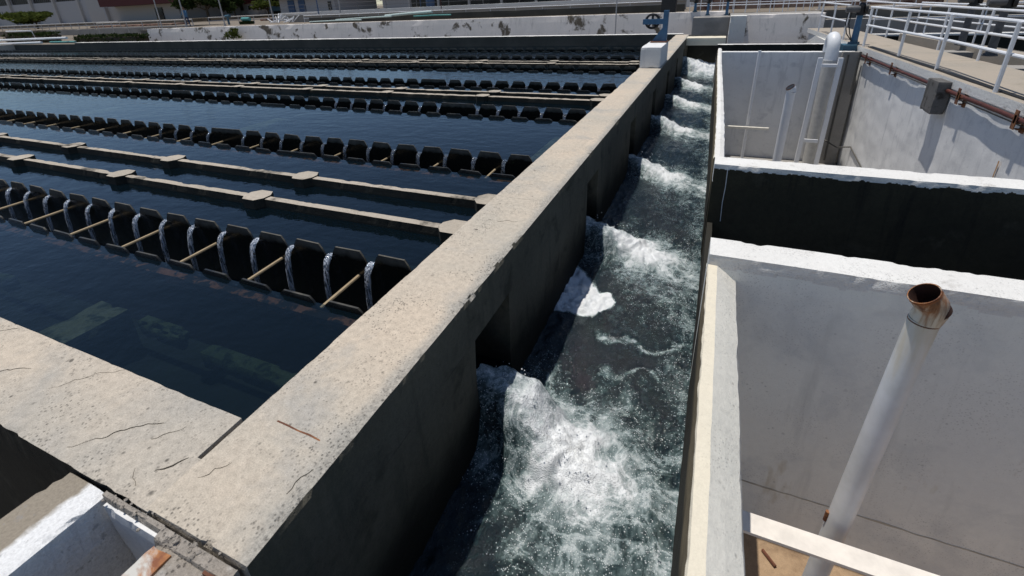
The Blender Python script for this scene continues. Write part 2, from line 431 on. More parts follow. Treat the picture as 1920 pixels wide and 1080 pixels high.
def crack(parent, pts, w, z, name='crack'):
    """thin wandering dirt-filled crack lying on a top face"""
    mb = MB(); P = []
    pts = [Vector((a, b, 0)) for a, b in pts]
    for a, b in zip(pts, pts[1:]):
        n = max(2, int((b-a).length/.012))
        for i in range(n): P.append(a+(b-a)*i/n)
    P.append(pts[-1]); L = []; R = []
    for i, p in enumerate(P):
        d = (P[min(i+1,len(P)-1)]-P[max(i-1,0)]).normalized(); nn = Vector((-d.y, d.x, 0))
        off = .010*nz(p.x*30, p.y*30, 3)+.006*nz(p.x*110, p.y*110)
        t = i/(len(P)-1); ww = w*(.12+.88*math.sin(PI*min(1, max(0, t))))*(.6+.8*abs(nz(p.x*50, p.y*50, 9)))
        c = p+nn*off; L.append(c-nn*ww/2); R.append(c+nn*ww/2)
    n = len(P)
    vs = [(p.x,p.y,z) for p in L]+[(p.x,p.y,z) for p in R]+[(p.x,p.y,z-.004) for p in L]+[(p.x,p.y,z-.004) for p in R]
    fs = [(i, n+i, n+i+1, i+1) for i in range(n-1)]+[(i, i+1, 2*n+i+1, 2*n+i) for i in range(n-1)]+[(n+i, 3*n+i, 3*n+i+1, n+i+1) for i in range(n-1)]
    return mb.add(vs, fs).build(name, M['crack'], parent)

def railing(name, label, cat, pts, posts, heights, mat, pr=.016, rr=.014, group=None, seg=8, ends=None):
    """posts at given points, rails follow pts at the given heights"""
    t = thing(name, pts[0], label, cat, group)
    for p in posts:
        MB().tube([(p[0],p[1],p[2]), (p[0],p[1],p[2]+heights[0])], pr, seg).build('post', mat, t, True)
    for h in heights:
        MB().tube([(p[0],p[1],p[2]+h) for p in pts], rr, seg).build('rail', mat, t, True)
    return t

YK = [1.455, 3.21, 4.98, 6.70, 8.45, 10.15, 11.90]      # openings through the flume wall
WX0, WX1 = -1.04, -.725
ROWS = [(b-.375, b) for b in (1.70,3.50,5.29,7.03,8.84,10.46,12.08)]
PW = -.262                                              # pool water level
XL = -33.0

# ------------------------------------------------------------------ ground, sky, camera, light
mb = MB()
B = 900
def quad(x0,x1,y0,y1,z): mb.add([(x0,y0,z),(x1,y0,z),(x1,y1,z),(x0,y1,z)], [(0,1,2,3)])
def stepy(x0,x1,y,z0,z1): mb.add([(x0,y,z0),(x1,y,z0),(x1,y,z1),(x0,y,z1)], [(0,1,2,3)])
quad(-B,B,-B,13.95,-2.7)
stepy(-B,-28,13.95,-2.7,-.1); quad(-B,-28,13.95,22.3,-.1); stepy(-B,-28,22.3,-.1,.33); quad(-B,-28,22.3,B,.33)
stepy(-28,B,13.95,-2.7,-1.25); quad(-28,B,13.95,16.62,-1.25); stepy(-28,B,16.62,-1.25,.33); quad(-28,B,16.62,B,.33)
mb.add([(-28,13.95,-1.25),(-28,16.62,-1.25),(-28,16.62,-.1),(-28,13.95,-.1)],[(0,1,2,3)])
mb.add([(-28,16.62,-.1),(-28,22.3,-.1),(-28,22.3,.33),(-28,16.62,.33)],[(0,1,2,3)])
structure(mb.build('ground', M['ground']))

w = bpy.data.worlds.new('World'); scene.world = w; w.use_nodes = True
wn = w.node_tree; wn.nodes.clear()
wo = wn.nodes.new('ShaderNodeOutputWorld'); bg = wn.nodes.new('ShaderNodeBackground')
sk = wn.nodes.new('ShaderNodeTexSky'); sk.sky_type = 'NISHITA'; sk.sun_disc = False
sd = Vector((-.205, .035, 1)).normalized()
sk.sun_elevation = math.asin(sd.z); sk.sun_rotation = math.atan2(sd.x, sd.y)
sk.altitude = 1500; sk.air_density = 1.0; sk.dust_density = .4; sk.ozone_density = 1.5
bg.inputs[1].default_value = .086
wn.links.new(sk.outputs[0], bg.inputs[0]); wn.links.new(bg.outputs[0], wo.inputs[0])
sl = bpy.data.lights.new('sun', 'SUN'); sl.energy = 3.7; sl.angle = math.radians(.53); sl.color = (1, .955, .89)
so = bpy.data.objects.new('sun', sl); COL.objects.link(so)
so.rotation_euler = sd.to_track_quat('Z', 'Y').to_euler(); so.location = (0, 0, 40)

cam = bpy.data.cameras.new('camera'); co = bpy.data.objects.new('camera', cam); COL.objects.link(co)
A_, B_, C_ = -.430257237, .404001076, -.047484014
fwd = Vector((math.sin(A_)*math.cos(B_), math.cos(A_)*math.cos(B_), -math.sin(B_)))
rt = Vector((math.cos(A_), -math.sin(A_), 0)); up = rt.cross(fwd)
r2 = rt*math.cos(C_)+up*math.sin(C_); u2 = up*math.cos(C_)-rt*math.sin(C_)
co.matrix_world = Matrix(((r2.x,u2.x,-fwd.x,0),(r2.y,u2.y,-fwd.y,0),(r2.z,u2.z,-fwd.z,S),(0,0,0,1)))
cam.sensor_width = 36; cam.lens = 888.045/1920*36
cam.shift_x = (960-939.62)/1920; cam.shift_y = (378.74-540)/1920
cam.clip_start = .05; cam.clip_end = 5000
cam.dof.use_dof = True; cam.dof.focus_distance = 4.2; cam.dof.aperture_fstop = 3.2
scene.camera = co
vs = scene.view_settings; vs.view_transform = 'Standard'; vs.look = 'None'; vs.gamma = 1; vs.exposure = 0

# ------------------------------------------------------------------ flume wall (between pool and flume)
fw = thing('flume_wall', ((WX0+WX1)/2, 6, -1.6), 'long tan concrete wall with square openings dividing the weir pool from the rushing flume', 'wall')
mb = MB()
rough(mb, WX0, WX1, .305, 2.2, -.2, 0, .013, .014, .034, skip='+y-z', resz=.02, freq=17, calm='-x')
rough(mb, WX0, WX1, 2.2, 5.2, -.2, 0, .022, .014, .036, skip='+y-y-z', resz=.03, freq=17, calm='-x')
rough(mb, WX0, WX1, 5.2, 13.2, -.2, 0, .05, .013, .05, skip='-y-z', resz=.05, freq=9)
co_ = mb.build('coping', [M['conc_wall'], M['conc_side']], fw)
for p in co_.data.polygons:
    if p.normal.x > .75: p.material_index = 1  # flume side faces take the darker colour to deepen their shade
mb = MB(); prev = .335
for yc in YK+[99]:
    e = min(13.2, yc-.165)
    rough(mb, WX0+.003, WX1-.0012, prev, e, -1.6, -.2, .09, .012, .05, skip='-z+z', warp=.006, freq=11, resy=.05)
    prev = yc+.165
    if prev > 13.2: break
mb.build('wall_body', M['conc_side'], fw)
MB().tube([(-.955,.594,-.0042),(-.92,.593,-.0032),(-.88,.590,-.0036),(-.84,.591,-.0030),(-.795,.587,-.0042)], .0042, 6).build('rusty_rebar', M['rust'], fw, True)
for pts, wd in (([(-1.0,.40),(-.96,.46)],.003), ([(-.775,.45),(-.762,.52)],.004), ([(-.90,1.9),(-.80,1.93)],.004)):
    crack(fw, pts, wd*.45, .0008)

# near slab between viewer and pool
ns = thing('basin_wall', (-4.5, .43, -1.8), 'broad speckled concrete wall top along the near edge of the weir pool', 'wall')
mb = MB()
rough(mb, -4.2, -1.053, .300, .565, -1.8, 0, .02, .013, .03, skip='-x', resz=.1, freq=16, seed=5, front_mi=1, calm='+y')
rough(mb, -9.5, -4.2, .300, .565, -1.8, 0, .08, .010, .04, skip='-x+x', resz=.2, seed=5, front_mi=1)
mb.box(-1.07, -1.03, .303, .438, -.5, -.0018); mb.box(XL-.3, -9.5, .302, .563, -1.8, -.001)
mb.build('wall_body', [M['conc'], M['conc_dark']], ns)  # front face blackened, the recess shade put into its colour
mb = MB(); rough(mb, -1.168, -.955, .278, .2985, -1.2, -.022, .012, .008, .03, freq=26, skip='+y-z', resz=.03)
mb.build('plaster_coat', M['plaster'], ns)
for pts, wd in (([(-1.70,.43),(-1.62,.52),(-1.56,.56)],.004), ([(-1.40,.33),(-1.30,.44),(-1.24,.475)],.005),
                ([(-1.22,.43),(-1.17,.49)],.005), ([(-2.3,.47),(-2.16,.55)],.007), ([(-1.98,.39),(-1.86,.46)],.012),
                ([(-1.115,.375),(-1.09,.40),(-1.075,.43)],.016), ([(-1.17,.36),(-1.12,.33)],.004)):
    crack(ns, pts, wd*.32, .0006)

# stub wall and broken block at the bottom left
mb = MB(); rough(mb, -1.345, -1.172, -.7, .2975, -1.8, -.012, .016, .016, .03, freq=20, skip='+y', resz=.1, seed=9)
tag(mb.build('tank_wall', M['stub']), 'low concrete wall, bare on its left half and white plaster on its right half', 'wall')
bl = thing('concrete_block', (-.86, -.2, -1.8), 'rough broken concrete block carrying a rusty steel plate at the bottom edge', 'concrete block')
mb = MB(); rough(mb, -.968, -.735, -.7, .296, -1.8, -.018, .012, .026, .05, freq=22, skip='+y', resz=.1, seed=21, warp=.006)
mb.build('block_body', M['bare'], bl)
mb = MB(); rough(mb, -.958, -.900, -.05, .268, -.0205, -.0125, .02, .004, .01, freq=30)
mb.build('steel_plate', M['rustplate'], bl)
mb = MB(); mb.box(-.79, -.745, .262, .268, -.05, .012); mb.box(-.79, -.745, .268, .298, -.018, -.012)
tag(mb.build('angle_iron', M['rust']), 'small rusty angle iron lodged at the broken corner of the wall', 'angle iron')
rub = thing('concrete_rubble', (-.87,.29,-.01), 'crumbled grey mortar lumps along the broken wall corner', 'rubble')
mb = MB()
for i in range(22):
    t = random.random(); x = -1.16+.40*t; y = .292+random.gauss(0,.009); r = random.uniform(.002,.006)*(1.35 if x>-.9 else 1)
    c = Vector((x,y,-.006)); ico = bmesh.new(); bmesh.ops.create_icosphere(ico, subdivisions=1, radius=r)
    vv = [c+Vector((v.co.x*random.uniform(.7,1.3),v.co.y*random.uniform(.7,1.3),v.co.z*.7)) for v in ico.verts]
    ico.verts.index_update(); mb.add(vv, [[v.index for v in f.verts] for f in ico.faces]); ico.free()
mb.build('mortar_lumps', M['bare'], rub)
mb = MB(); rough(mb, -.965, -.74, .270, .2975, -.06, -.004, .006, .020, .03, freq=34, skip='-z+y+x-x', seed=3); rough(mb, -1.18, -.965, .287, .2985, -.06, -.003, .006, .012, .02, freq=34, skip='-z+y+x', seed=5)
mb.build('mortar_strip', M['bare'], rub)

# ------------------------------------------------------------------ weir pool
structure(MB().box(XL, WX0+.01, .56, 13.4, -2.3, -2.2).build('pool_bed', M['poolfloor']))
mb = MB(); prev = .5
for a, b in ROWS+[(13.45, None)]:
    mb.add([(XL,prev,PW),(WX0+.02,prev,PW),(WX0+.02,a+.002,PW),(XL,a+.002,PW)], [(0,1,2,3)])
    if b is None: break
    prev = b-.002
structure(mb.build('pool_water', M['pool']))
mb = MB()
for a, b in ROWS: mb.add([(XL,a,-.60),(WX0+.3,a,-.60),(WX0+.3,b,-.60),(XL,b,-.60)], [(0,1,2,3)])
structure(mb.build('trough_water', M['pool']))

PITCH = .283
X1N = -1.555                                     # notch nearest the flume wall
def weir_row(y, nx, th, jag, name, parent, low=0):
    """serrated plate: trapezoid teeth with V notches, a wide tooth where two sheets meet"""
    mb = MB(); prof = []
    x = X1N+PITCH/2; i = 0
    zt, zs, zn = -.193-.040*low, -.222-.028*low, -.285
    prof.append((WX0-.001+.03, zt))
    c = X1N+PITCH
    skipn = set(j for j in range(400) if (j+jag) % 19 == 7)
    k = -1
    while c > XL+.3:
        if k in skipn: c -= PITCH; k += 1; continue
        dz = .005*nz(c*3, y); c0_ = c; c += .012*nz(c*7, y*3, 2)
        prof += [(c+.060,zt+dz),(c+.040,zs+dz),(c+.012,zn),(c-.012,zn),(c-.040,zs+dz),(c-.060,zt+dz+.004*nz(c*9, y))]; c = c0_
        c -= PITCH; k += 1
    prof.append((XL, zt))
    n = len(prof); zb = -.62
    yv = lambda x: .006*nz(x*1.9, y)+.004*nz(x*6.1, y, 3)
    vs = [(x,y+yv(x)-th/2,z) for x,z in prof]+[(x,y+yv(x)+th/2,z) for x,z in prof]+[(x,y-th/2,zb) for x,z in prof]+[(x,y+th/2,zb) for x,z in prof]
    fs = []
    for i in range(n-1):
        fs += [(i,i+1,n+i+1,n+i),(i+1,i,2*n+i,2*n+i+1),(n+i,n+i+1,3*n+i+1,3*n+i)]
    fs += [(0,n,3*n,2*n)]
    mb.add(vs, fs)
    return mb.build(name, M['plate'], parent)
JN = [8,0,11,3,14,5,9]; JF = [8,7+19-12,2,16,6,12,1]
ordw = ['nearest','second','third','fourth','fifth','sixth','seventh']
for r, (a, b) in enumerate(ROWS):
    lab = ['black notched weir trough nearest the viewer, tan rods across it', 'black weir trough on the near side of the wide blue strip of water',
           'black weir trough on the far side of the wide blue strip of water', 'black weir trough just behind the second pair of concrete beams',
           'black weir trough just in front of the third, farthest pair of beams', 'black weir trough just behind the farthest pair of beams',
           'black weir trough lying along the foot of the far pool wall'][r]
    t = thing('weir_trough', (-15, (a+b)/2, -.72), lab, 'weir trough', 'serrated weir troughs across the pool')
    weir_row(a, 0, .010, JN[r], 'weir_plate', t, 1); weir_row(b, 0, .010, JF[r], 'weir_plate', t)
    mb = MB(); mb.box(XL, WX0+.25, a-.030, a-.0055, -.75, -.335); mb.box(XL, WX0+.25, b+.0055, b+.030, -.75, -.335)
    mb.box(XL, WX0+.25, a-.005, b+.005, -.75, -.72)
    mb.build('trough_channel', M['trough'], t)
    if r < 2:                                     # rusty flange just under the water along the near plate
        mb = MB(); n = 260; vsf = []
        for q in range(n+1):
            x = XL+(WX0-XL)*(q/n)**.35; wv = .5+.5*nz(x*5, r*9)+.35*nz(x*19, r)
            vsf += [(x, a-.066-.018*wv, -.274+.005*nz(x*11, r)), (x, a-.034, -.268+.004*nz(x*14, r+2)), (x, a-.034, -.33), (x, a-.07, -.33)]
        fsf = [(4*q+e, 4*q+(e+1)%4, 4*q+4+(e+1)%4, 4*q+4+e) for q in range(n) for e in range(4)]
        mb.add(vsf, fsf); mb.build('rusty_flange', M['ledge'], t)
    if r < 2:
        x = X1N-.09
        while x > (-7 if r == 0 else -11):
            MB().tube([(x+.02, a+.006, -.345), (x, b-.006, -.345)], .0095, 8).build('spacer_rod', M['rod'], t, True)
            x -= 2*PITCH

# streams pouring through the notches
def stream(x, y, sd, mt='stream'):
    rnd = random.Random(sd); mb = MB()
    prof = [(.012,-.258,.026),(-.006,-.261,.026),(-.026,-.275,.025),(-.042,-.307,.022),(-.054,-.37,.023),(-.062,-.45,.022),(-.068,-.54,.021),(-.072,-.602,.023)]
    seg = 12; vs = []
    for dy, z, hw in prof:
        for k in range(seg):
            t = 2*PI*k/seg
            j = 1+.25*nz(k*1.7, z*9, sd*3.1)
            vs.append((x+math.cos(t)*hw*j*.8, y+dy+math.sin(t)*.012*(1+.6*nz(k*2.3, z*14, sd)), z+(.004*nz(k, z*20, sd))))
    n = len(prof)
    fs = [(i*seg+k,i*seg+(k+1)%seg,(i+1)*seg+(k+1)%seg,(i+1)*seg+k) for i in range(n-1) for k in range(seg)]
    mb.add(vs, fs+[list(range(seg))[::-1], list(range((n-1)*seg,n*seg))])
    return mb.build('water_stream', M[mt], smooth=True)
ORD = ['first','second','third','fourth','fifth','sixth','seventh','eighth','ninth','tenth','eleventh','twelfth','thirteenth','fourteenth','fifteenth','sixteenth']
rowname = ['nearest trough','second trough','third trough','fourth trough']
for r, cnt in ((0,15),(1,16),(2,12),(3,10)):
    jag = JF[r]; k = 0; c = X1N; made = 0
    while made < cnt:
        if (k+jag) % 19 != 7:
            o = stream(c, ROWS[r][1], r*40+k, 'stream' if r == 0 else 'stream2')
            tag(o, "thin water stream over the %s's far plate, %s from the flume wall" % (rowname[r], ORD[made]), 'water stream', 'streams pouring through the weir notches')
            made += 1
        c -= PITCH; k += 1

# concrete beams with pads
BEAMS = [(2.075,2.170,2.215,-1.27,'concrete beam just behind the nearest weir trough, lower of the first pair'),
         (2.505,2.600,2.645,-1.25,'concrete beam of the first pair lying farther from the viewer'),
         (5.80,5.92,5.96,-1.30,'near concrete beam of the second pair, beyond the wide blue strip'),
         (6.11,6.22,6.26,-1.26,'far concrete beam of the second pair, beyond the wide blue strip'),
         (9.13,9.26,9.30,-1.4,'near concrete beam of the third and farthest pair'),
         (9.47,9.60,9.64,-1.45,'far concrete beam of the third and farthest pair')]
for bi, (y0, y1, yc, px, lab) in enumerate(BEAMS):
    t = thing('concrete_beam', (-12, (y0+y1)/2, -.5), lab, 'beam', 'slim concrete beams standing out of the pool')
    mb = MB(); near = bi < 2
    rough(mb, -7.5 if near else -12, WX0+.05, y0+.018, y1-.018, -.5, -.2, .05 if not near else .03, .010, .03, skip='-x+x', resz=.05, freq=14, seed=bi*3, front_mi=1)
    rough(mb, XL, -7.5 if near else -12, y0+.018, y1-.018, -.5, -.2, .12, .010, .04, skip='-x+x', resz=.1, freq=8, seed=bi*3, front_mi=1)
    mb.build('beam_body', [M['pads'], M['conc_dark']], t)  # viewer-side faces coloured near black for their shade
    x = px-.0; i = 0
    while x > XL:
        mb = MB(); ym = (y0+y1)/2
        mb.prism([(x-.10,ym-.03),(x-.055,ym-.085),(x+.05,ym-.085),(x+.09,ym-.03),(x+.09,ym+.03),(x+.05,ym+.085),(x-.055,ym+.085),(x-.10,ym+.03)], -.46, -.192)
        pd = mb.build('beam_pad', [M['pads'], M['conc_dark']], t)
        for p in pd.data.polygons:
            if p.normal.z < .5: p.material_index = 1  # shade on the pad sides painted with the black material
        x -= 1.585; i += 1

# things under the water
for (x0,x1,y0,y1,z,mt,lab) in ((-3.13,-2.86,.60,1.17,-.50,'algae','mossy concrete block lying under the water by the near wall'),
        (-1.55,-1.28,4.0,4.86,-.40,'algae','sunken pale slab under the wide blue strip, close to the flume wall'),
        (-5.75,-5.5,3.7,4.88,-.42,'algae','sunken pale slab under the wide blue strip, middle of the pool'),
        (-9.6,-9.3,3.7,4.88,-.42,'algae','sunken pale slab under the wide blue strip, far left')):
    mb = MB(); rough(mb, x0, x1, y0, y1, z-.35, z, .05, .05, .09, freq=10)
    tag(mb.build('sunken_slab', M[mt]), lab, 'sunken slab')
mb = MB()
for x0, x1, yw, hw in ((-2.15,-1.25,1.10,.045),(-2.72,-2.36,1.14,.04),(-4.6,-4.0,1.1,.04),(-2.1,-1.5,.64,.05)):
    rough(mb, x0, x1, yw-hw, yw+hw, -.62, -.505, .018, .045, .045, freq=13, seed=x0)
o = mb.build('pond_weed', M['algae2'], smooth=True); o['kind'] = 'stuff'

# far wall of the pool
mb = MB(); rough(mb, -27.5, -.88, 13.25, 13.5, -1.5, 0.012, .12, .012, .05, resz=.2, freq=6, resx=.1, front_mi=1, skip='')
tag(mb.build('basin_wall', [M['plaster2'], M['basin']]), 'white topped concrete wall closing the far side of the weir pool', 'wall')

mb = MB(); mb.box(XL-.3, XL+.05, .563, 13.25, -2.2, -.02)
tag(mb.build('basin_wall', M['conc']), 'concrete wall closing the left end of the weir pool', 'wall')
mb = MB(); mb.box(XL-.3, -27.5, 13.25, 13.5, -2.2, -.06)
tag(mb.build('basin_wall', M['basin']), 'low dark far pool wall under the white pipes at the far left', 'wall')

# ------------------------------------------------------------------ flume: water, far lintel, right wall
random.seed(11)
def foamf(x, y):
    s = x+.725; f = 0; h = 0
    for k, yc in enumerate(YK):
        cy = yc-.03-.20*s
        d = y-cy
        if d < -2.3 or d > .9: continue
        va = (1.0,.88,.72,.9,.7,.85,.8)[k]; cy += (0,.03,-.05,.04,0,-.04,0)[k]*s*2
        d = y-cy
        wu = .115+.06*s; wd = .135+(.16,.22,.30,.20,.30,.24,.28)[k]*s
        e = math.exp(-(d/(wu if d > 0 else wd))**2)
        jet = e*(1.1-.55*sm(.40,.72,s))*(.58+.42*sm(.05,.22,s))
        px, py = s-.40, d+.02                                  # where the jet lands: torn rays of froth
        rr = math.hypot(px, py); an = math.atan2(py, px)
        ray = .5+.5*math.tanh(3.2*(nz(math.cos(an)*3.1+k*7, math.sin(an)*3.1, rr*2.2)+.35*nz(math.cos(an)*9, math.sin(an)*9+k, rr*4)))
        sp = 1.15*math.exp(-(rr/.15)**2)+(.74 if k == 0 else .62)*math.exp(-(rr/(.46 if k == 0 else .40))**2)*(.34+.66*ray)
        f = max(f, jet, sp)
        if d < 0:
            t = -d
            fan = (.62+.06*k)*math.exp(-t/(.50 if k else 1.1))*sm(.12+.16*t,.40+.14*t,s)*(.62+.38*ray)
            f = max(f, fan)
            if k: f = max(f, (.85-.10*sm(.5,.78,s))*math.exp(-((d+.10+.10*s)/(.13+.05*k*.5))**2)*sm(.25,.45,s)*(.45+.55*ray))
        else:
            f = max(f, (.50 if k == 0 else .32)*math.exp(-(d/.40)**2)*sm(.16,.36,s)*(.55+.45*ray))
        hw = math.exp(-(d/(.145 if d > 0 else .155))**4)
        h = max(h, (.31 if k == 0 else .25)*va*math.exp(-(s/(.27*(.8+.25*va)))**2)*hw*(1-.35*(d+.16)/.32*sm(.25,0,s)))
        h += .035*math.exp(-((s-.42)/.20)**2)*math.exp(-((d+.02)/.17)**2)*(.6+.8*ray)
    wob = .05*math.sin(x*9)+.03*math.sin(x*23+1)
    line = math.exp(-((y-(2.13+wob+.05*s))/.028)**2)*sm(.2,.35,s)*.40
    line2 = math.exp(-((y-(1.93-wob*1.4-.18*s))/.022)**2)*sm(.25,.4,s)*.33
    f = max(f, line, line2, .26*sm(.58,.77,s))
    if 2.2 < y < 2.85:                            # sheet of froth trapped against the wall
        tri = min(sm(2.25, 2.29, y), sm(0, .03, (-.40-x)-.55*abs(y-2.42)), sm(2.84, 2.74, y+.9*(x+.72)))
        f = max(f, 1.7*tri)
    end = sm(10.6, 12.3, y)
    f = max(f, end*1.15*(0.4+.6*sm(0,.3,s)))
    if y > 11.3: h += .30*math.exp(-((y-12.15)/.4)**2)*(.55+.45*math.exp(-(s/.45)**2))
    return f, h
ys = []; y = -.4
while y < 12.9: ys.append(y); y += .0085 if y < 2.6 else (.012 if y < 4.2 else .03)
xs = [-.80+.875*i/96 for i in range(97)]
vs = []; fo = []
for y in ys:
    for x in xs:
        wx_ = .055*fb(x*4, y*3.2, 8); wy_ = .085*fb(x*4, y*3.2, 3)+.02*nz(x*17, y*17, 2)
        f, h = foamf(max(-.72, x+wx_*sm(0,.2,x+.725)), y+wy_*sm(0,.25,x+.725))
        ch = .018*fb(x*5, y*5, 1.3)+.010*fb(x*13, y*11, 5)
        ch += (.30+f)*(.009*fb(x*15, y*12, 2, 3)+.005*nz(x*38, y*38, 7)+.003*nz(x*80, y*80, 3))
        vs.append((x, y, -.735+h+ch*(1.0+.7*min(1,h/.15)))); fo.append(f)
nxg = len(xs)
fs = [(j*nxg+i, j*nxg+i+1, (j+1)*nxg+i+1, (j+1)*nxg+i) for j in range(len(ys)-1) for i in range(nxg-1)]
o = MB().add(vs, fs).build('flume_water', M['flume'], smooth=False)
for p in o.data.polygons: p.use_smooth = True
at = o.data.attributes.new('foam', 'FLOAT', 'POINT')
for i, f in enumerate(fo): at.data[i].value = f
structure(o)
# spray thrown up where the jets land
mb = MB(); random.seed(5)
for k, yc in enumerate(YK[:3]):
    for i in range(150 if k == 0 else 80):
        s = abs(random.gauss(.34,.17)); d = random.gauss(-.02,.13+.1*s)
        x = -.725+min(.74,s); y = yc-.04-.22*s+d
        f, h = foamf(x, y); z = -.735+h+abs(random.gauss(0,.035))+.01; r = random.uniform(.0016,.0042)
        a = [Vector((1,0,0)),Vector((-1,0,0)),Vector((0,1,0)),Vector((0,-1,0)),Vector((0,0,1)),Vector((0,0,-1))]
        mb.add([Vector((x,y,z))+q*r for q in a], [(0,2,4),(2,1,4),(1,3,4),(3,0,4),(2,0,5),(1,2,5),(3,1,5),(0,3,5)])
o = mb.build('water_spray', plain('white spray', (.85,.87,.9), .3), smooth=True); o['kind'] = 'stuff'
structure(MB().box(-.75, .08, -.7, 13.4, -1.7, -1.6).build('flume_bed', M['conc_dark']))

mb = MB(); rough(mb, -.722, .10, 12.12, 12.62, -.16, .004, .05, .01, .04, resz=.04, freq=9)
tag(mb.build('concrete_lintel', M['cream']), 'pale concrete lintel spanning the far end of the flume', 'lintel')
MB().box(-.73, .1, 13.0, 13.2, -1.6, -.02).build('flume_end', M['conc_dark'])
tag(bpy.data.objects['flume_end'], 'dark wet wall closing the far end of the flume under the lintel', 'wall')

def flumewall(y0, y1, prof, mats, mis, name, label, res=.03, seed=0):
    n = max(2, int((y1-y0)/res)); m = len(prof); mb = MB(); vs = []
    for j in range(n+1):
        y = y0+(y1-y0)*j/n
        for i, (x, z, jit) in enumerate(prof):
            vs.append((x+jit*(nz(y*9, i*3.3, seed)+.5*nz(y*26, i*7.1, seed)), y, z+jit*.6*nz(y*11, i*5.2, seed+4)))
    o = 0
    for i in range(m-1):
        mb.add([], []) if False else None
    mb.v = [tuple(p) for p in vs]
    for j in range(n):
        for i in range(m-1):
            mb.f.append([j*m+i, j*m+i+1, (j+1)*m+i+1, (j+1)*m+i]); mb.mi.append(mis[i])
    mb.f.append(list(range(m))[::-1]); mb.mi.append(mis[0]); mb.f.append([n*m+i for i in range(m)]); mb.mi.append(mis[0])
    return tag(mb.build(name, mats), label, 'wall')
P1 = [(.060,-1.68,0),(.060,-.5,.002),(.061,-.25,.003),(.062,-.052,.005),(.066,-.044,.004),(.099,-.046,.002),(.135,-.072,.003),(.174,-.104,.004),(.180,-.13,.003),(.181,-1.75,0)]
flumewall(-.7, 1.885, P1, [M['brownface'], M['cream'], M['bevel'], M['plaster']], [0,0,0,1,1,2,2,2,3], 'tank_wall',
          'cream topped wall with a sloping grey shoulder between flume and nearest white tank', .02)
P2 = [(.060,-1.65,0),(.060,-.9,.002),(.060,-.5,.003),(.061,-.40,.004),(.094,-.40,.004),(.096,-.44,.003),(.097,-1.75,0)]
flumewall(2.04, 3.09, P2, [M['brownface'], M['conc_dark']], [0,0,0,0,1,1], 'tank_wall', 'low thin brown wall beside the black tank between the two white dividers', .03, 3)
P3 = [(.050,-1.65,0),(.051,-.5,.003),(.052,-.2,.004),(.050,-.015,.006),(.054,-.004,.006),(.085,-.002,.004),(.112,-.014,.006),(.128,-.12,.007),(.132,-.3,.006),(.140,-2.1,0)]
def bend(y): return 0
o = flumewall(3.24, 9.97, P3, [M['brownface'], M['cream'], M['plaster2'], M['plaster']], [0,0,0,1,2,2,2,3,3], 'tank_wall',
          'long cream and white wall between the flume and the farther white tank', .05, 7)
for v in o.data.vertices:                      # the wall leans slightly toward the flume as it recedes
    yy = (v.co.y+o.location.y)/S; v.co.x -= .075*S*sm(3.2, 10, yy)*1.0

# dividers
mb = MB(); rough(mb, .062, 3.2, 1.885, 2.046, -.13, .004, .014, .010, .05, freq=15, resz=.009, resx=.011, seed=2, skip='-z+x', warp=.001); mb.box(.0625, 3.2, 1.8865, 2.0445, -2.0, -.1295, 1)
d1 = tag(mb.build('tank_divider', [M['plaster2'], M['tankface']]), 'nearer white divider wall with a chipped top edge behind the rusty mouthed pipe', 'divider wall')
for p in d1.data.polygons:
    if p.normal.y < -.6 and (p.center.z+d1.location.z) < (-.055+.02*nz(p.center.x*4, 7))*S: p.material_index = 1
mb = MB(); vt = []                                # brown tide line left by the old water level
for q in range(161):
    x = .2+2.6*q/160; z = -1.20+.006*nz(x*3, 1)+.004*nz(x*17, 5); th = .003+.005*max(0, nz(x*6, 9))
    vt += [(x,1.8850,z-th),(x,1.8850,z+th),(x,1.8870,z+th),(x,1.8870,z-th)]
ft = [(4*q+e, 4*q+(e+1)%4, 4*q+4+(e+1)%4, 4*q+4+e) for q in range(160) for e in range(4)]
mb.add(vt, ft).build('tide_line', plain('brown tide stain', (.46,.43,.36), .9, 0, .3), d1)
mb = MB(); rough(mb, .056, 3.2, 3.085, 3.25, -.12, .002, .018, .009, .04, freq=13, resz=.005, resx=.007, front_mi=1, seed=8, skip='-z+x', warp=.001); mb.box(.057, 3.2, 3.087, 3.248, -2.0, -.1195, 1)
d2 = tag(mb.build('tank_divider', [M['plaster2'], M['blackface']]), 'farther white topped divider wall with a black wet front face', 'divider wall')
# the chipped lip of the dark face stays white
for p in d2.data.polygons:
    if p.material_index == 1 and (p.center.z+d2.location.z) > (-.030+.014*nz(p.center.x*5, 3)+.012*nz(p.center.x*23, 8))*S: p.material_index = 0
MB().tube([(.135,3.080,-.02),(.137,3.079,-.14),(.133,3.080,-.25),(.137,3.079,-.38)], .0022, 5).build('lime_drip', M['plaster'])
tag(bpy.data.objects['lime_drip'], 'thin white lime drip down the black face of the farther divider', 'lime drip')
structure(MB().box(.175, 3.2, -.7, 1.8835, -1.60, -1.50).build('tank_floor', M['floor']))
structure(MB().box(.09, 3.2, 2.04, 3.09, -1.75, -1.68).build('tank_floor', M['conc_dark']))
structure(MB().box(.06, 2.6, 3.24, 9.98, -2.1, -2.02).build('tank_floor', M['bgconc']))
MB().box(2.30, 2.34, 2.05, 3.08, -1.7, -.3).build('tank_wall', M['conc_dark'])
tag(bpy.data.objects['tank_wall.004'] if 'tank_wall.004' in bpy.data.objects else bpy.data.objects['tank_wall'], 'dark right hand wall inside the black tank', 'wall')

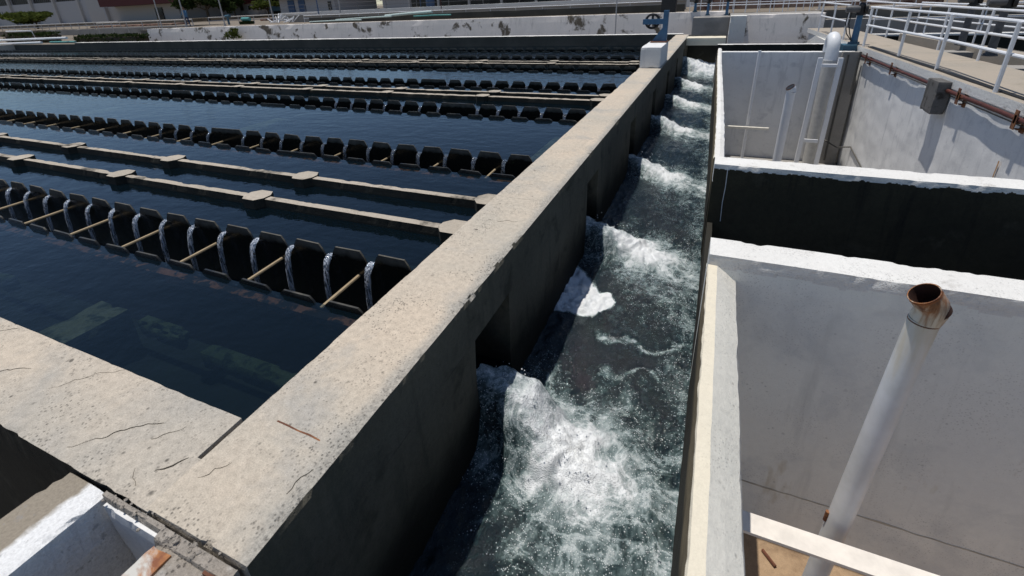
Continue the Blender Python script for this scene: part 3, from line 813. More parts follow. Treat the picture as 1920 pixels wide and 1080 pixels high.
# near pipe, its ledge plate and the dark post
BP = Vector((.540, 1.40, -1.498)); TP = Vector((.594, 1.40, .235))
vp = thing('vent_pipe', BP, 'white vent pipe with a rusty open mouth standing in the nearest tank', 'pipe')
def onp(z): t = (z-BP.z)/(TP.z-BP.z); return BP.lerp(TP, t)
MB().tube([onp(-1.498), onp(-.8), onp(-.2), onp(.16)], .0345, 28).build('pipe_shaft', rust_pipe_mat(.24*S), vp, True)
ax = Vector((-.60, -.14, .79)).normalized(); c0 = onp(.16)
mb = MB()
P = [c0+Vector((0,0,-.004)), c0+Vector((.002,0,.004)), c0+Vector((.007,0,.026)), c0+Vector((.002,-.002,.050)), c0+Vector((.002,-.002,.050))+ax*.042]
mb.tube(P, [.0345,.0352,.0366,.0372,.0368], 28, cap=False)
e = P[-1]; n = 28
a_ = ax.cross(Vector((0,0,1))).normalized(); b_ = a_.cross(ax)
ring = [e+a_*math.cos(2*PI*k/n)*.0368+b_*math.sin(2*PI*k/n)*.0368 for k in range(n)]+[e+a_*math.cos(2*PI*k/n)*.0345+b_*math.sin(2*PI*k/n)*.0345 for k in range(n)]
mb.add(ring, [(k,(k+1)%n,n+(k+1)%n,n+k) for k in range(n)])
bk = P[-1]-ax*.055
mb.build('rusty_mouth', rust_pipe_mat(.215*S), vp, True)
mb = MB(); mb.tube([P[-1]-ax*.0008, P[-1]-ax*.07], [.0347,.0340], 28, cap=False)
mb.add([bk+a_*math.cos(2*PI*k/n)*.0342+b_*math.sin(2*PI*k/n)*.0342 for k in range(n)], [list(range(n))])
mb.build('pipe_bore', plain('rusty bore', (.055,.022,.014), .9, 0, .4, .4), vp, True)
mb = MB(); mb.tube([P[0]-Vector((0,0,.0015)), P[0]+Vector((0,0,.0015))], .0355, 28); mb.build('weld_seam', M['rust'], vp, True)
mb = MB(); mb.tube([P[-1]-ax*.006, P[-1]-ax*.0015], .0380, 28, cap=False); mb.build('rusty_rim', plain('orange rust', (.26,.095,.035), .85, 0, .4, .4, (.10,.035,.02), .5), vp, True)
mb = MB(); 
mb.prism([(.182,1.237),(.822,1.237),(.842,1.247),(.842,1.297),(.830,1.310),(.182,1.310)], -.682, -.67)
tag(mb.build('ledge_plate', plain('cream flat bar', (.80,.74,.66), .5)), 'flat cream steel bar crossing the nearest tank at the foot of the pipe', 'steel bar')
mb = MB(); mb.box(.66, .70, 1.25, 1.30, -1.498, -.684)
mb.box(.64,.72,1.24,1.31,-1.498,-1.48)
tag(mb.build('support_post', M['black']), 'black support post in shade under the cream steel bar', 'post')
MB().tube([(.48,1.78,-1.492),(.53,1.72,-1.490)], .008, 6).build('iron_bar', M['rust'])
tag(bpy.data.objects['iron_bar'], 'short rusty iron offcut lying on the brown floor of the nearest tank', 'iron bar')
MB().tube([onp(-.70)+Vector((-.036,.0,0)), onp(-.655)+Vector((-.037,0,0))], .007, 8).build('pipe_clamp', M['rust'], vp, True)

# ------------------------------------------------------------------ farther white tank
mb = MB(); rough(mb, -.03, 2.12, 9.97, 10.14, -2.1, -.07, .05, .012, .04, resz=.2, freq=9)
tag(mb.build('tank_wall', M['plaster']), 'grey white end wall at the back of the farther white tank', 'wall')
mb = MB(); rough(mb, -.05, 2.12, 10.62, 10.78, -2.1, .0, .05, .012, .04, resz=.3, freq=9, front_mi=1)
tag(mb.build('tank_wall', [M['plaster2'], M['conc_dark']]), 'white topped wall a narrow dark gap behind the farther tank', 'wall')
mb = MB(); rough(mb, 1.90, 2.17, 9.87, 9.968, -2.05, -.06, .05, .01, .03, resz=.2)
mb.build('corner_pier', M['bgconc'])
tag(bpy.data.objects['corner_pier'], 'grey concrete pier in the far right corner of the farther white tank', 'pier')
def wx(y): return 2.2-.046*(y-10.14)
# white lit side wall, slightly out of flat
mb = MB(); ny, nzk = 150, 46; vs = []
y0, y1 = 2.9, 10.6
for k in range(nzk+1):
    z = -2.1+(2.1-.085)*k/nzk
    for j in range(ny+1):
        y = y0+(y1-y0)*j/ny
        vs.append((wx(y)+.010*fb(y*1.6, z*1.9, 4)+.004*nz(y*7, z*7), y, z))
o_ = len(vs)
fs = [(k*(ny+1)+j, (k+1)*(ny+1)+j, (k+1)*(ny+1)+j+1, k*(ny+1)+j+1) for k in range(nzk) for j in range(ny)]
vs += [(wx(y0)+.15,y0,-2.1),(wx(y1)+.15,y1,-2.1),(wx(y0)+.15,y0,-.085),(wx(y1)+.15,y1,-.085)]
fs += [(o_,o_+1,o_+3,o_+2)]
tag(MB().add(vs, fs).build('tank_wall', M['plaster'], smooth=True), 'sunlit white side wall of the farther tank, under the railed walkway', 'wall')

# walkway
mb = MB()
L = [(2.62,1.0),(wx(4.5),4.5),(wx(7.3),7.3),(wx(10.14),10.14),(2.035,13.52),(1.98,14.6)]
R = [(2.76,14.6),(2.85,12.74),(2.94,10.65),(3.04,9.4),(3.17,7.38),(3.34,4.5),(3.5,1.0)]
L = [(x-.022,y) for x,y in L]
mb.prism(L[::-1][::-1][0:0]+[L[0]]+R[::-1]+L[::-1][:-1], -.095, 0)
wk = structure(mb.build('walkway', [M['tan'], M['plaster2']]))
for p in wk.data.polygons:
    if p.normal.x < -.5: p.material_index = 1
mb = MB(); mb.prism([(2.03,10.9),(2.76,10.9),(2.76,14.6),(2.0,14.6)], -2.2, -.097)
tag(mb.build('walkway_wall', M['plaster2']), 'white wall under the far end of the railed walkway', 'wall')
mb = MB(); mb.prism([(wx(3)+.16,1.0),(3.3,1.0),(2.95,10.6),(wx(10.6)+.16,10.6)], -2.2, -.1)
tag(mb.build('walkway_wall', M['bgconc']), 'grey concrete core carrying the railed walkway', 'wall')
for dx, lab in ((.055,'black cable lying along the walkway edge, nearer the tank'), (.085,'black cable lying along the walkway, farther from the edge')):
    MB().tube([(wx(y)+dx+.012*nz(y*1.3, dx*90), y, .009) for y in [3+.25*i for i in range(29)]], .009, 6).build('power_cable', M['cable'], None, True)
    o = [q for q in bpy.data.objects if q.name.startswith('power_cable')][-1]
    tag(o, lab, 'cable')
# brackets, maroon pipe, conduit, box
def sidepipe(y0, y1, off, z, r, mat, name, label, cat):
    n = 24; pts = [(wx(y0+(y1-y0)*i/n)-off, y0+(y1-y0)*i/n, z+.004*nz(i*.7, off*50)) for i in range(n+1)]
    return tag(MB().tube(pts, r, 12).build(name, mat, None, True), label, cat)
sidepipe(7.0, 9.85, .05, -.118, .017, M['maroon'], 'service_pipe', 'maroon pipe along the white wall, beyond the grey box', 'pipe')
sidepipe(3.6, 6.66, .05, -.118, .020, M['maroon'], 'service_pipe', 'maroon pipe along the white wall, nearer than the grey box', 'pipe')
sidepipe(7.0, 9.85, .02, -.165, .006, M['conduit'], 'conduit', 'thin dark conduit under the maroon pipe, beyond the grey box', 'conduit')
sidepipe(3.6, 6.66, .02, -.170, .006, M['conduit'], 'conduit', 'thin dark conduit under the maroon pipe, nearer than the grey box', 'conduit')
blab = ['rusty pipe bracket nearest the walkway end', 'rusty pipe bracket midway between walkway end and grey box', 'rusty pipe bracket just in front of the grey box', 'large dark pipe bracket by the right edge of the picture']
for yb, lb in zip((9.5, 8.35, 6.35, 5.32), blab):
    mb = MB(); xb = wx(yb)
    mb.box(xb-.075, xb-.008, yb-.018, yb+.018, -.15, -.142); mb.box(xb-.078, xb-.068, yb-.016, yb+.016, -.15, -.08)
    mb.box(xb-.078, xb-.072, yb-.03, yb+.03, -.20, -.04); mb.box(xb-.014, xb-.004, yb-.03, yb+.03, -.23, -.02); mb.box(xb-.05,xb-.012,yb-.02,yb+.02,-.205,-.195)
    tag(mb.build('pipe_bracket', M['rust']), lb, 'bracket', 'brackets along the maroon pipe')
mb = MB(); x = wx(6.83)
rough(mb, x-.135, x-.006, 6.67, 6.99, -.385, -.03, .03, .012, .03, freq=20)
tag(mb.build('junction_box', M['boxc']), 'weathered grey box hanging on the white wall below the walkway', 'box')
MB().tube([(1.985,9.86,-.1),(1.985,9.855,-1.0),(1.99,9.86,-1.95)], .013, 8).build('drain_pipe', M['conduit'], None, True)
tag(bpy.data.objects['drain_pipe'], 'thin dark vertical pipe in the far corner of the white tank', 'pipe')
MB().tube([(2.13,9.80,-.05),(2.13,9.79,-.75)], .016, 8).build('drain_pipe', M['conduit'], None, True)
tag(bpy.data.objects['drain_pipe.001'], 'short dark vertical pipe beside the far corner pier', 'pipe')
n = 14
MB().tube([(1.86,9.80,-1.53),(2.05,9.5,-1.60)]+[(wx(9.4-.28*i)-.012, 9.4-.28*i, -1.55-.045*i+.02*nz(i,2)) for i in range(n)], .012, 6).build('hose', M['conduit'], None, True)
tag(bpy.data.objects['hose'], 'dark hose sagging down across the sunlit white wall', 'hose')
for yq, zq, ln, lb in ((5.45,-.52,.55,'orange rust streak running down the white wall near the picture edge'),):
    mb = MB(); mb.prism_y([(0,0),(1,0),(1,1)], 0, 1) if False else None
    vsr = []; 
    for i in range(9):
        t = i/8; yy = yq-.02*t+.004*nz(i,1); wd = .010*(1-.5*t)
        for sgn in (-1,1): vsr.append((wx(yy)-.0135+.010*fb(yy*1.6,(zq-ln*t)*1.9,4), yy+sgn*wd, zq-ln*t))
    vsr += [(a+.02,b,c) for a,b,c in vsr]
    fsr = [(2*i,2*i+1,2*i+3,2*i+2) for i in range(8)]+[(18+2*i,18+2*i+2,18+2*i+3,18+2*i+1) for i in range(8)]
    mb.add(vsr, fsr); tag(mb.build('rust_streak', plain('orange rust stain', (.42,.22,.08), .9)), lb, 'rust streak')

# rails of the walkway
HR = (.615, .335)
pl = [(2.02,13.52,0),(2.12,11.6,0)]
railing('railing', 'short white railing on the far end of the walkway beside the blue valve stand', 'railing', [(2.03,13.52,0),(2.135,11.35,0)],
        [(2.03,13.52,0),(2.09,12.4,0),(2.135,11.35,0)], HR, M['wrail'], .016, .016)
railing('railing', 'white railing along the tank side edge of the walkway', 'railing', [(wx(10.2)+.02,10.2,0),(wx(7.4)+.09,7.39,0),(wx(5.9)+.04,5.93,0),(2.47,4.4,0)],
        [(wx(10.14)+.02,10.14,0),(2.335,8.65,0),(2.393,7.39,0),(2.403,5.93,0),(2.47,4.45,0)], HR, M['wrail'], .019, .017)
railing('railing', 'white railing along the basin side edge of the walkway', 'railing', [(2.79,13.9,0),(2.91,11.82,0),(3.03,9.54,0),(3.09,8.27,0),(3.26,5.6,0)],
        [(2.79,13.9,0),(2.91,11.82,0),(3.03,9.54,0),(3.07,8.27,0),(3.17,6.9,0),(3.26,5.6,0)], HR, M['wrail'], .016, .016)

# overflow pipe with frame, and slim pipes
ov = thing('overflow_pipe', (1.70,9.55,-2.02), 'thick grey white overflow pipe with a white bend on top inside a white frame', 'pipe')
MB().tube([(1.72,9.62,-2.02),(1.70,9.62,-.16)], .105, 24).build('pipe_shaft', plain('dull pipe', (.55,.54,.51), .6, 0, .12, 0, (.4,.3,.2), .66), ov, True)
arc = [(1.70,9.62,-.16)]+[(1.70-.0+.0*t, 9.62+.135*(1-math.cos(t)), .02+.16*math.sin(t)) for t in [PI*i/12 for i in range(13)]]+[(1.70,9.89,-.06)]
MB().tube(arc, .094, 24).build('pipe_bend', M['wpipe'], ov, True)
fr = thing('ladder_frame', (1.68,9.4,-2.02), 'white steel ladder frame in front of the thick overflow pipe', 'frame')
for xa, xb in ((1.52,1.47),(1.80,1.77)):
    mb = MB(); h = .032
    v = [(xb-h,9.28,-2.02),(xb+h,9.28,-2.02),(xb+h,9.34,-2.02),(xb-h,9.34,-2.02),(xa-h,9.36,-.10),(xa+h,9.36,-.10),(xa+h,9.42,-.10),(xa-h,9.42,-.10)]
    mb.add(v, [(0,3,2,1),(4,5,6,7),(0,1,5,4),(1,2,6,5),(2,3,7,6),(3,0,4,7)]); mb.build('upright', M['wpipe'], fr)
for z in (-.24, -1.50):
    xm = 1.51 if z > -1 else 1.485
    MB().box(xm+.035, xm+.25, 9.33, 9.40, z, z+.045).build('cross_bar', M['wpipe'], fr)
sp = thing('standpipe', (.88,7.0,-2.02), 'slim white standpipe with a rusty cut mouth in the farther tank', 'pipe')
MB().tube([(.872,7.0,-2.02),(.89,7.0,-.27),(.893,6.985,-.225)], .052, 18).build('pipe_shaft', M['wpipe'], sp, True)
MB().tube([(.893,6.985,-.225),(.887,6.98,-.195),(.874,6.975,-.178)], [.0525,.054,.053], 18).build('elbow', M['wpipe'], sp, True)
MB().tube([(.8745,6.9752,-.1785),(.868,6.973,-.170)], [.0545,.054], 18, cap=False).build('rusty_mouth', M['rust'], sp, True)
MB().tube([(.8735,6.9748,-.1775),(.871,6.974,-.1740)], [.050,.050], 18).build('pipe_bore', M['black'], sp, True)
MB().tube([(.645,9.82,-2.02),(.655,9.82,-.03)], .026, 12).build('vertical_pipe', M['wpipe'], None, True)
tag(bpy.data.objects['vertical_pipe'], 'thin white vertical pipe on the end wall of the farther tank', 'pipe')
mb = MB(); mb.box(.24, 1.0, 9.70, 9.76, -1.42, -1.38)
tag(mb.build('flat_bar', plain('cream bar', (.8,.76,.66), .5)), 'short cream horizontal bar across the thin white pipe', 'steel bar')

# ------------------------------------------------------------------ valve actuators
def actuator(x, y, z0, hcol, label, colm, sc=1.0, cables=True, headm='black', turn=1):
    t = thing('valve_actuator', (x,y,z0), label, 'valve actuator')
    mb = MB(); s = sc
    mb.tube([(x,y,z0),(x,y,z0+.02*s)], .085*s, 16); mb.tube([(x,y,z0+.02*s),(x,y,z0+.07*s)], [.06*s,.05*s], 16)
    for k in range(6):
        q = 2*PI*k/6; mb.tube([(x+.07*s*math.cos(q),y+.07*s*math.sin(q),z0+.018*s),(x+.07*s*math.cos(q),y+.07*s*math.sin(q),z0+.035*s)], .01*s, 6)
    mb.build('base_flange', M['bluedark' if colm == 'blue' else 'grey'], t, True)
    MB().tube([(x,y,z0+.06*s),(x,y,z0+hcol)], [.05*s,.042*s], 16).build('pedestal', M[colm], t, True)
    h = z0+hcol
    mb = MB(); mb.tube([(x,y,h),(x,y,h+.02*s)], .075*s, 16); mb.tube([(x,y,h+.02*s),(x,y,h+.15*s)], [.06*s,.066*s], 16); mb.tube([(x,y,h+.15*s),(x,y,h+.19*s)], [.05*s,.035*s], 12)
    mb.build('gearbox', M[headm], t, True)
    mb = MB(); mb.tube([(x-turn*.03*s,y-.02,h+.095*s),(x-turn*.20*s,y-.03,h+.10*s),(x-turn*.215*s,y-.03,h+.10*s)], [.055*s,.056*s,.045*s], 16)
    mb.build('motor', M['grey'], t, True)
    MB().tube([(x+.05*s,y-.02,h+.10*s),(x+.09*s,y-.03,h+.10*s)], .075*s, 16).build('handwheel', M[headm], t, True)
    if cables:
        for dx in (.17, .125):
            MB().tube([(x-turn*dx*s,y-.02,h+.05*s),(x-turn*(dx+.01)*s,y-.03,h-.12*s),(x-turn*(dx-.03)*s,y-.05,h-.28*s),(x-turn*.05*s,y-.06,z0+.05*s)], .008*s, 6).build('cable', M['cable'], t, True)
    return t
a1 = actuator(2.135, 10.45, 0.012, .47, 'blue valve pedestal with a black motor head at the corner of the white tank', 'blue', 1.05)
mb = MB(); mb.box(1.96, 2.16, 10.25, 10.60, -.16, .01)
mb.build('valve_base', M['bluedark'], a1)
mb = MB()
for i in range(26):
    an = random.uniform(0,6.3); r = random.uniform(.01,.06)
    mb.tube([(2.13+r*.6*math.cos(an),10.45+r*.6*math.sin(an),.70),(2.13+r*math.cos(an),10.45+r*math.sin(an),.70+random.uniform(.03,.10))], .012, 5)
tag(mb.build('dry_cover', plain('tan rag', (.26,.17,.09), .95, 0, .4)), 'brown ragged cover bundled on top of the blue valve actuator', 'cover')
actuator(3.45, 9.0, -.02, .60, 'grey motor valve stand beyond the walkway, nearer the right picture edge', 'grey', 1.0, False, 'black')
actuator(3.62, 10.5, -.02, .60, 'grey motor valve stand beyond the walkway, left of its twin', 'grey', 1.0, False, 'black')

# gate lifter on the flume wall
tag(rough(MB(), -1.03, -.745, 7.24, 8.20, 0.002, .285, .04, .012, .03, freq=14).build('gate_plinth', M['plaster']), 'white block standing on top of the flume wall', 'concrete block')
g = thing('gate_lifter', (-.80,8.05,.287), 'blue steel gate lifter with a black handwheel on the white block', 'gate lifter')
MB().box(-.835,-.765,8.0,8.10,.30,.74).build('upright', M['blue'], g)
MB().box(-.99,-.745,7.92,8.16,.287,.30).build('base_plate', M['rust'], g)
mb = MB(); mb.prism_y([(-.98,.30),(-.8355,.30),(-.8355,.50)], 8.03, 8.07); mb.build('gusset', M['blue'], g)
MB().box(-1.135,-.8355,8.02,8.08,.545,.62).build('arm', M['blue'], g)
mb = MB(); hc = Vector((-1.005, 8.125, .585)); rr_ = .10
mb.tube([hc+Vector((rr_*math.cos(2*PI*k/28),0,rr_*math.sin(2*PI*k/28))) for k in range(29)], .018, 8, cap=False)
for k in range(5):
    q = 2*PI*k/5+.3; mb.tube([hc, hc+Vector((rr_*math.cos(q),0,rr_*math.sin(q)))], .017, 6)
mb.tube([hc+Vector((0,-.06,0)), hc+Vector((0,.03,0))], .032, 12)
mb.build('handwheel', M['black'], g, True)

# ------------------------------------------------------------------ second basin right of the walkway
structure(MB().box(2.9, 9, 2.0, 14.4, -2.3, -2.2).build('basin_floor', M['conc_dark']))  # floor colour blackened so the sunlit basin reads as shadowed void
W2 = [((3.30,12.9),(4.62,7.0))]
mb = MB(); mb.prism([(4.30,4.5),(4.62,4.5),(3.60,12.9),(3.40,12.9)], -2.2, -.02)
tag(mb.build('basin_wall', M['tan']), 'tan topped wall running through the dark basin beyond the walkway', 'wall')
for y, lab in ((10.4,'concrete cross wall in the basin beyond the walkway, farthest of three'), (8.55,'concrete cross wall in the basin beyond the walkway, middle of three'), (6.4,'concrete cross wall in the basin beyond the walkway, nearest of three')):
    xl = 2.95+(10.65-y)*.058+.03; xr = 3.60+(12.9-y)*.11
    mb = MB(); mb.prism([(xl,y-.22),(xr,y-.25),(xr,y+.10),(xl,y+.12)], -2.2, -.10)
    tag(mb.build('cross_wall', M['bgconc']), lab, 'wall', 'cross walls in the basin beyond the walkway')
mb = MB(); mb.box(2.77, 9, 13.0, 13.22, -2.2, -.075); mb.box(2.77, 9, 12.99, 13.23, -.074, -.04, 1)
tag(mb.build('basin_wall', [M['conc_dark'], M['plaster2']]), 'pale topped wall closing the far side of the dark basin', 'wall')  # face under the white top blackened to paint the basin's shade
railing('railing', 'white railing on the tan basin wall beyond the walkway', 'railing', [(3.55,12.6,-.02),(4.40,5.5,-.02)],
        [(3.55,12.6,-.02),(3.80,10.6,-.02),(4.03,8.6,-.02),(4.27,6.6,-.02)], (.60,.32), M['wrail'], .014, .014)
railing('railing', 'white railing along the far side of the dark basin', 'railing', [(2.9,13.1,-.04),(8.5,13.1,-.04)],
        [(2.95+.9*i,13.1,-.04) for i in range(7)], (.55,.30), M['wrail'], .013, .013)
mb = MB(); mb.box(2.3, 12, 16.0, 16.3, -1.2, .12)
tag(mb.build('site_wall', M['bgconc']), 'long grey wall behind the walkway rails at the upper right', 'wall')
mb = MB(); mb.box(3.0, 16, 17.6, 17.9, -.5, .30); mb.box(3.0,16,17.55,17.62,.30,.34)
tag(mb.build('site_wall', M['bgconc']), 'dark grey wall with a pale rim far behind the walkway', 'wall')
for i,(yy,zz,lab) in enumerate(((17.2,.10,'farther white railing crossing the upper right background'), (18.6,.34,'farthest white railing crossing the upper right background'))):
    railing('railing', lab, 'railing', [(2.4,yy,zz),(14,yy,zz)], [(2.5+1.1*k,yy,zz) for k in range(10)], (.42,.22), M['wrail'], .013, .016)

# ------------------------------------------------------------------ background wall, pilaster, valves, rails (centre and right)
def batter(mb, y0, z0, k):                     # front face leaned back, a shape chosen to catch grazing sun
    mb.v = [(x, y+max(0, k*(z-z0-1.3)) if y < y0+.12 else y, z) if z > z0+1.3-1e-6 else ((x, y+k*(z-z0-1.3), z) if y < y0+.12 else (x, y, z)) for x, y, z in mb.v]
mb = MB(); rough(mb, -27, .12, 16.3, 16.6, -1.3, .40, .3, .02, .08, freq=5, resz=.2)
batter(mb, 16.3, -1.3, .14)
tag(mb.build('site_wall', M['peel']), 'long grey wall with dark peeling patches behind the far side of the pool', 'wall')
mb = MB(); rough(mb, .55, 2.35, 15.0, 15.3, -1.3, .33, .1, .02, .06, freq=5, resz=.1)
batter(mb, 15.0, -1.3, .14)
tag(mb.build('site_wall', M['peel']), 'grey wall with brown peeling scabs behind the farther white tank', 'wall')
mb = MB(); rough(mb, .16, .56, 14.75, 15.25, -1.3, .33, .1, .02, .06, freq=5, resz=.1)
tag(mb.build('pilaster', M['plaster2']), 'broad white pilaster between the two peeling grey walls', 'pilaster')
mb = MB(); rough(mb, -.80, .16, 15.35, 15.6, -1.3, .28, .1, .01, .05, freq=5, resz=.1)
tag(mb.build('site_wall', M['bgconc']), 'smooth grey wall panel left of the white pilaster', 'wall')
mb = MB(); mb.box(-.80,.16,15.6,16.3,-1.3,.27); mb.box(.16,2.4,15.3,16.6,-1.3,.32)
structure(mb.build('walkway', M['bgconc']))
for (x,y,z,h,lab) in ((-.82,16.4,.40,.24,'small blue valve stand, leftmost of the three above the grey wall'),(-.45,16.1,.30,.33,'small blue valve stand, middle of the three above the grey wall'),(.06,15.9,.30,.36,'small blue valve stand, nearest the white pilaster')):
    actuator(x, y, z, h, lab, 'blue', .8, False)
for nm, lab, pts, hh in (('a','white railing above the smooth grey panel and white pilaster',[(-1.0,16.9,.33),(2.4,15.9,.33)],(.42,.22)),
                     ('b','second white railing behind the blue valve stands',[(-.9,17.9,.33),(3.2,16.9,.33)],(.5,.26))):
    p0, p1 = Vector(pts[0]), Vector(pts[1])
    railing('railing', lab, 'railing', pts, [tuple(p0.lerp(p1, i/11)) for i in range(12)], hh, M['wrail'], .011, .013)
mb = MB(); mb.box(-1.86,-1.42,16.9,17.3,.33,1.1)
tag(mb.build('control_cabinet', M['black']), 'black control cabinet rising above the wall near the gate lifter', 'cabinet')
mb = MB(); mb.box(-1.0,6,19.5,20.3,.33,.75)
tag(mb.build('brick_pile', M['redearth']), 'heap of reddish bricks behind the white rails at top right', 'bricks')

# stepped tank behind the long wall
mb = MB(); rough(mb, -18.5, -1.3, 18.9, 19.2, .33, .575, .4, .01, .05, resz=.1)
tag(mb.build('tank_wall', M['basin']), 'low dark wall behind the long peeling wall', 'wall')
mb = MB(); mb.box(-22,-1.4,20.9,21.2,.33,.64); mb.box(-22,-1.4,20.85,21.25,.641,.70)
tag(mb.build('tank_wall', M['bgconc']), 'grey tank wall with a pale rim in the middle distance', 'wall')
railing('railing', 'low white railing in front of the middle distance tank', 'railing', [(-20.2,20.3,.33),(-2.2,20.3,.33)],
        [(-20.2+1.2*i,20.3,.33) for i in range(16)], (.33,.20), M['wrail'], .011, .018)
mb = MB(); mb.box(-26,-1.2,24,24.6,.33,.80)
tag(mb.build('tank_wall', M['plaster2']), 'long white tank wall in the middle distance', 'wall')
railing('railing', 'white railing on the long white tank wall', 'railing', [(-26,24.3,.8),(-1.2,24.3,.8)],
        [(-26+2.05*i,24.3,.8) for i in range(13)], (.42,.22), M['grey'], .016, .010)
for (x0,y0,z0,x1,y1,z1,r,mt,lab) in ((-16.3,18.3,.46,-13.2,18.3,.53,.035,'palepipe','thin pale green pipe lying on the dark wall'),
        (-13.6,18.4,.55,-11.2,18.4,.645,.06,'palepipe','thick pale green pipe lying on the dark wall'),
        (-12.0,18.2,.50,-10.2,18.2,.51,.03,'teal','short teal pipe beside the pale green pipes'),
        (-17.6,18.0,.42,-14.6,18.0,.44,.03,'palepipe','low pale green pipe at the left end of the dark wall')):
    tag(MB().tube([(x0,y0,z0),((x0+x1)/2,y0,(z0+z1)/2+.01),(x1,y1,z1)], r, 10).build('pipe', M[mt], None, True), lab, 'pipe')
mb = MB(); mb.tube([(-30.9,13.9,.0),(-28.1,13.6,.02)], .05, 10)
tag(mb.build('pipe', M['teal'], None, True), 'teal pipe end at the far left corner of the pool', 'pipe')
for (x0,x1,y,z,lab) in ((-36.5,-28.7,13.6,.21,'upper white pipe at the far left corner of the pool'),(-36.5,-30.6,13.4,.03,'lower white pipe at the far left corner of the pool')):
    tag(MB().tube([(x0,y,z-.06),(x1,y,z)], .055, 10).build('pipe', M['wpipe'], None, True), lab, 'pipe')
mb = MB(); mb.tube([(-36,14.4,.56),(-33.4,14.4,.55),(-33.3,14.4,.12),(-36,14.4,.10)], .035, 8)
tag(mb.build('pipe_hoop', M['wpipe'], None, True), 'white pipe hoop at the left picture edge above the pool', 'pipe')

# poles
def pole(x, y, z0, z1, r, mat, label, cat='pole'):
    r *= .62; mat = 'bwall2' if mat == 'wrail' else mat
    t = thing('lamp_post', (x,y,z0), label, cat)
    MB().tube([(x,y,z0),(x,y,z0+.12)], r*1.8, 10).build('base', M[mat], t, True)
    MB().tube([(x,y,z0+.1),(x,y,z1)], [r,r*.7], 10).build('shaft', M[mat], t, True)
    return t
pole(-26.6,16.9,-.1,4,.05,'wrail','slim white pole in front of the red roofed annex')
pole(-27.6,18.9,.33,4,.06,'wrail','white pole just behind the person in blue')
pole(-24.6,19.0,.33,4,.055,'wrail','white pole in front of the dark red roofed house')
pole(-23.4,21.2,.33,4,.05,'wrail','white pole beside the pile of white frames')
pole(-19.8,21.0,.33,4,.05,'blueb','dark blue pole before the blue doored house')
pole(-19.2,22.0,.33,4,.05,'wrail','white pole right of the dark blue pole')
pole(-13.2,22.6,.33,4,.04,'maroon','thin brown pole near the middle of the background')
pole(-6.55,25.4,.8,4,.05,'maroon','brown pole on the long white tank wall')
pole(-3.1,16.05,-1.25,3.0,.035,'wrail','white pole standing before the peeling wall, left of the gate lifter')

# ------------------------------------------------------------------ buildings
structure(MB().box(-140,-44,30.0,140,.2,.62).build('terrace', M['ground']))
bb = thing('hall_building', (-90,38,.6), 'large pale hall with a band of barred dark windows, upper left corner', 'building')
MB().box(-130,-66,36,44,.6,3.08).build('lower_wall', M['bwall'], bb)
MB().box(-130,-66,36.3,44,3.08,5.6).build('upper_wall', M['bwall'], bb)
for i in range(12):
    x0 = -128+i*5.2+.6
    if x0+4.6 < -66.1:
        f = MB().box(x0,x0+4.5,36.12,36.298,3.1,5.2).build('window', M['glassdark'], bb)
        mb = MB()
        for k in range(10): mb.box(x0+.3+k*.44,x0+.34+k*.44,36.0,36.05,3.082,5.2)
        mb.build('window_bars', M['grey'], f) if False else None
        q = MB()
        for k in range(10): q.box(x0+.3+k*.44,x0+.36+k*.44,36.03,36.09,3.085,5.2)
        f['_loc'] = tuple(f.location); o = q.build('window_bars', M['grey'], bb); 
    MB().box(x0-.42,x0-.12,35.75,35.998,.6,5.6).build('pillar', M['bwall2'], bb)
an = thing('annex_building', (-56,34,.4), 'white annex with a deep dark red roof edge and a dark door', 'building')
MB().box(-63.5,-48.6,33,40,.3,2.9).build('wall', M['bwall2'], an)
MB().box(-58.6,-46.6,31.6,40,2.05,3.6).build('roof', M['redroof'], an)
MB().box(-52.1,-51.0,32.9,32.998,.45,1.72).build('door', M['glassdark'], an)
MB().box(-60.2,-59.9,32.7,32.998,.3,2.05).build('drain_pipe', M['bwall'], an)
h2 = thing('house', (-51,41,.4), 'white house with a dark red roof behind the bushes', 'house')
MB().box(-55,-46.9,40,46,.3,2.0).build('wall', M['bwall'], h2); MB().box(-55.8,-46,39.2,47,2.0,3.3).build('roof', M['redroof'], h2)
MB().box(-49.3,-48.2,39.9,39.998,1.1,1.8).build('window', M['glassdark'], h2); MB().box(-53.3,-52.3,39.9,39.998,1.1,1.8).build('window', M['glassdark'], h2)
h3 = thing('house', (-34.6,37,.4), 'pale blue doored house with dark red eaves behind the railings', 'house')
MB().box(-38.5,-31.9,36,42,.3,2.6).build('wall', M['bwall'], h3); MB().box(-39,-31.3,35.3,43,1.95,3.0).build('roof', M['redroof'], h3)
for x in (-37.4,-36.1): MB().box(x,x+.75,35.9,35.998,.5,1.75).build('door', M['blueb'], h3)
MB().box(-32.6,-32.3,35.9,35.998,.8,1.5).build('window', M['glassdark'], h3)
h4 = thing('house', (-25,39,.4), 'small pale house with a dark doorway right of the dark trees', 'house')
MB().box(-28.2,-22.2,38,43,.3,1.9).build('wall', M['bwall'], h4); MB().box(-28.8,-21.6,37.4,44,1.9,2.5).build('roof', M['redroof'], h4)
MB().box(-25.1,-24.3,37.9,37.998,.5,1.6).build('door', M['glassdark'], h4); MB().box(-24.2,-23.6,37.9,37.998,.6,1.3).build('window', M['blueb'], h4)
ks = thing('kiosk', (-46,41,.6), 'tiny white kiosk with two dark windows and a red cap', 'kiosk')
MB().box(-46.9,-45.5,39.4,40.6,.62,1.72).build('wall', M['bwall2'], ks); MB().box(-47.1,-45.3,39.2,40.8,1.72,1.95).build('roof', M['redroof'], ks)
for x in (-46.65,-45.95): MB().box(x,x+.28,39.3,39.398,1.15,1.55).build('window', M['glassdark'], ks)
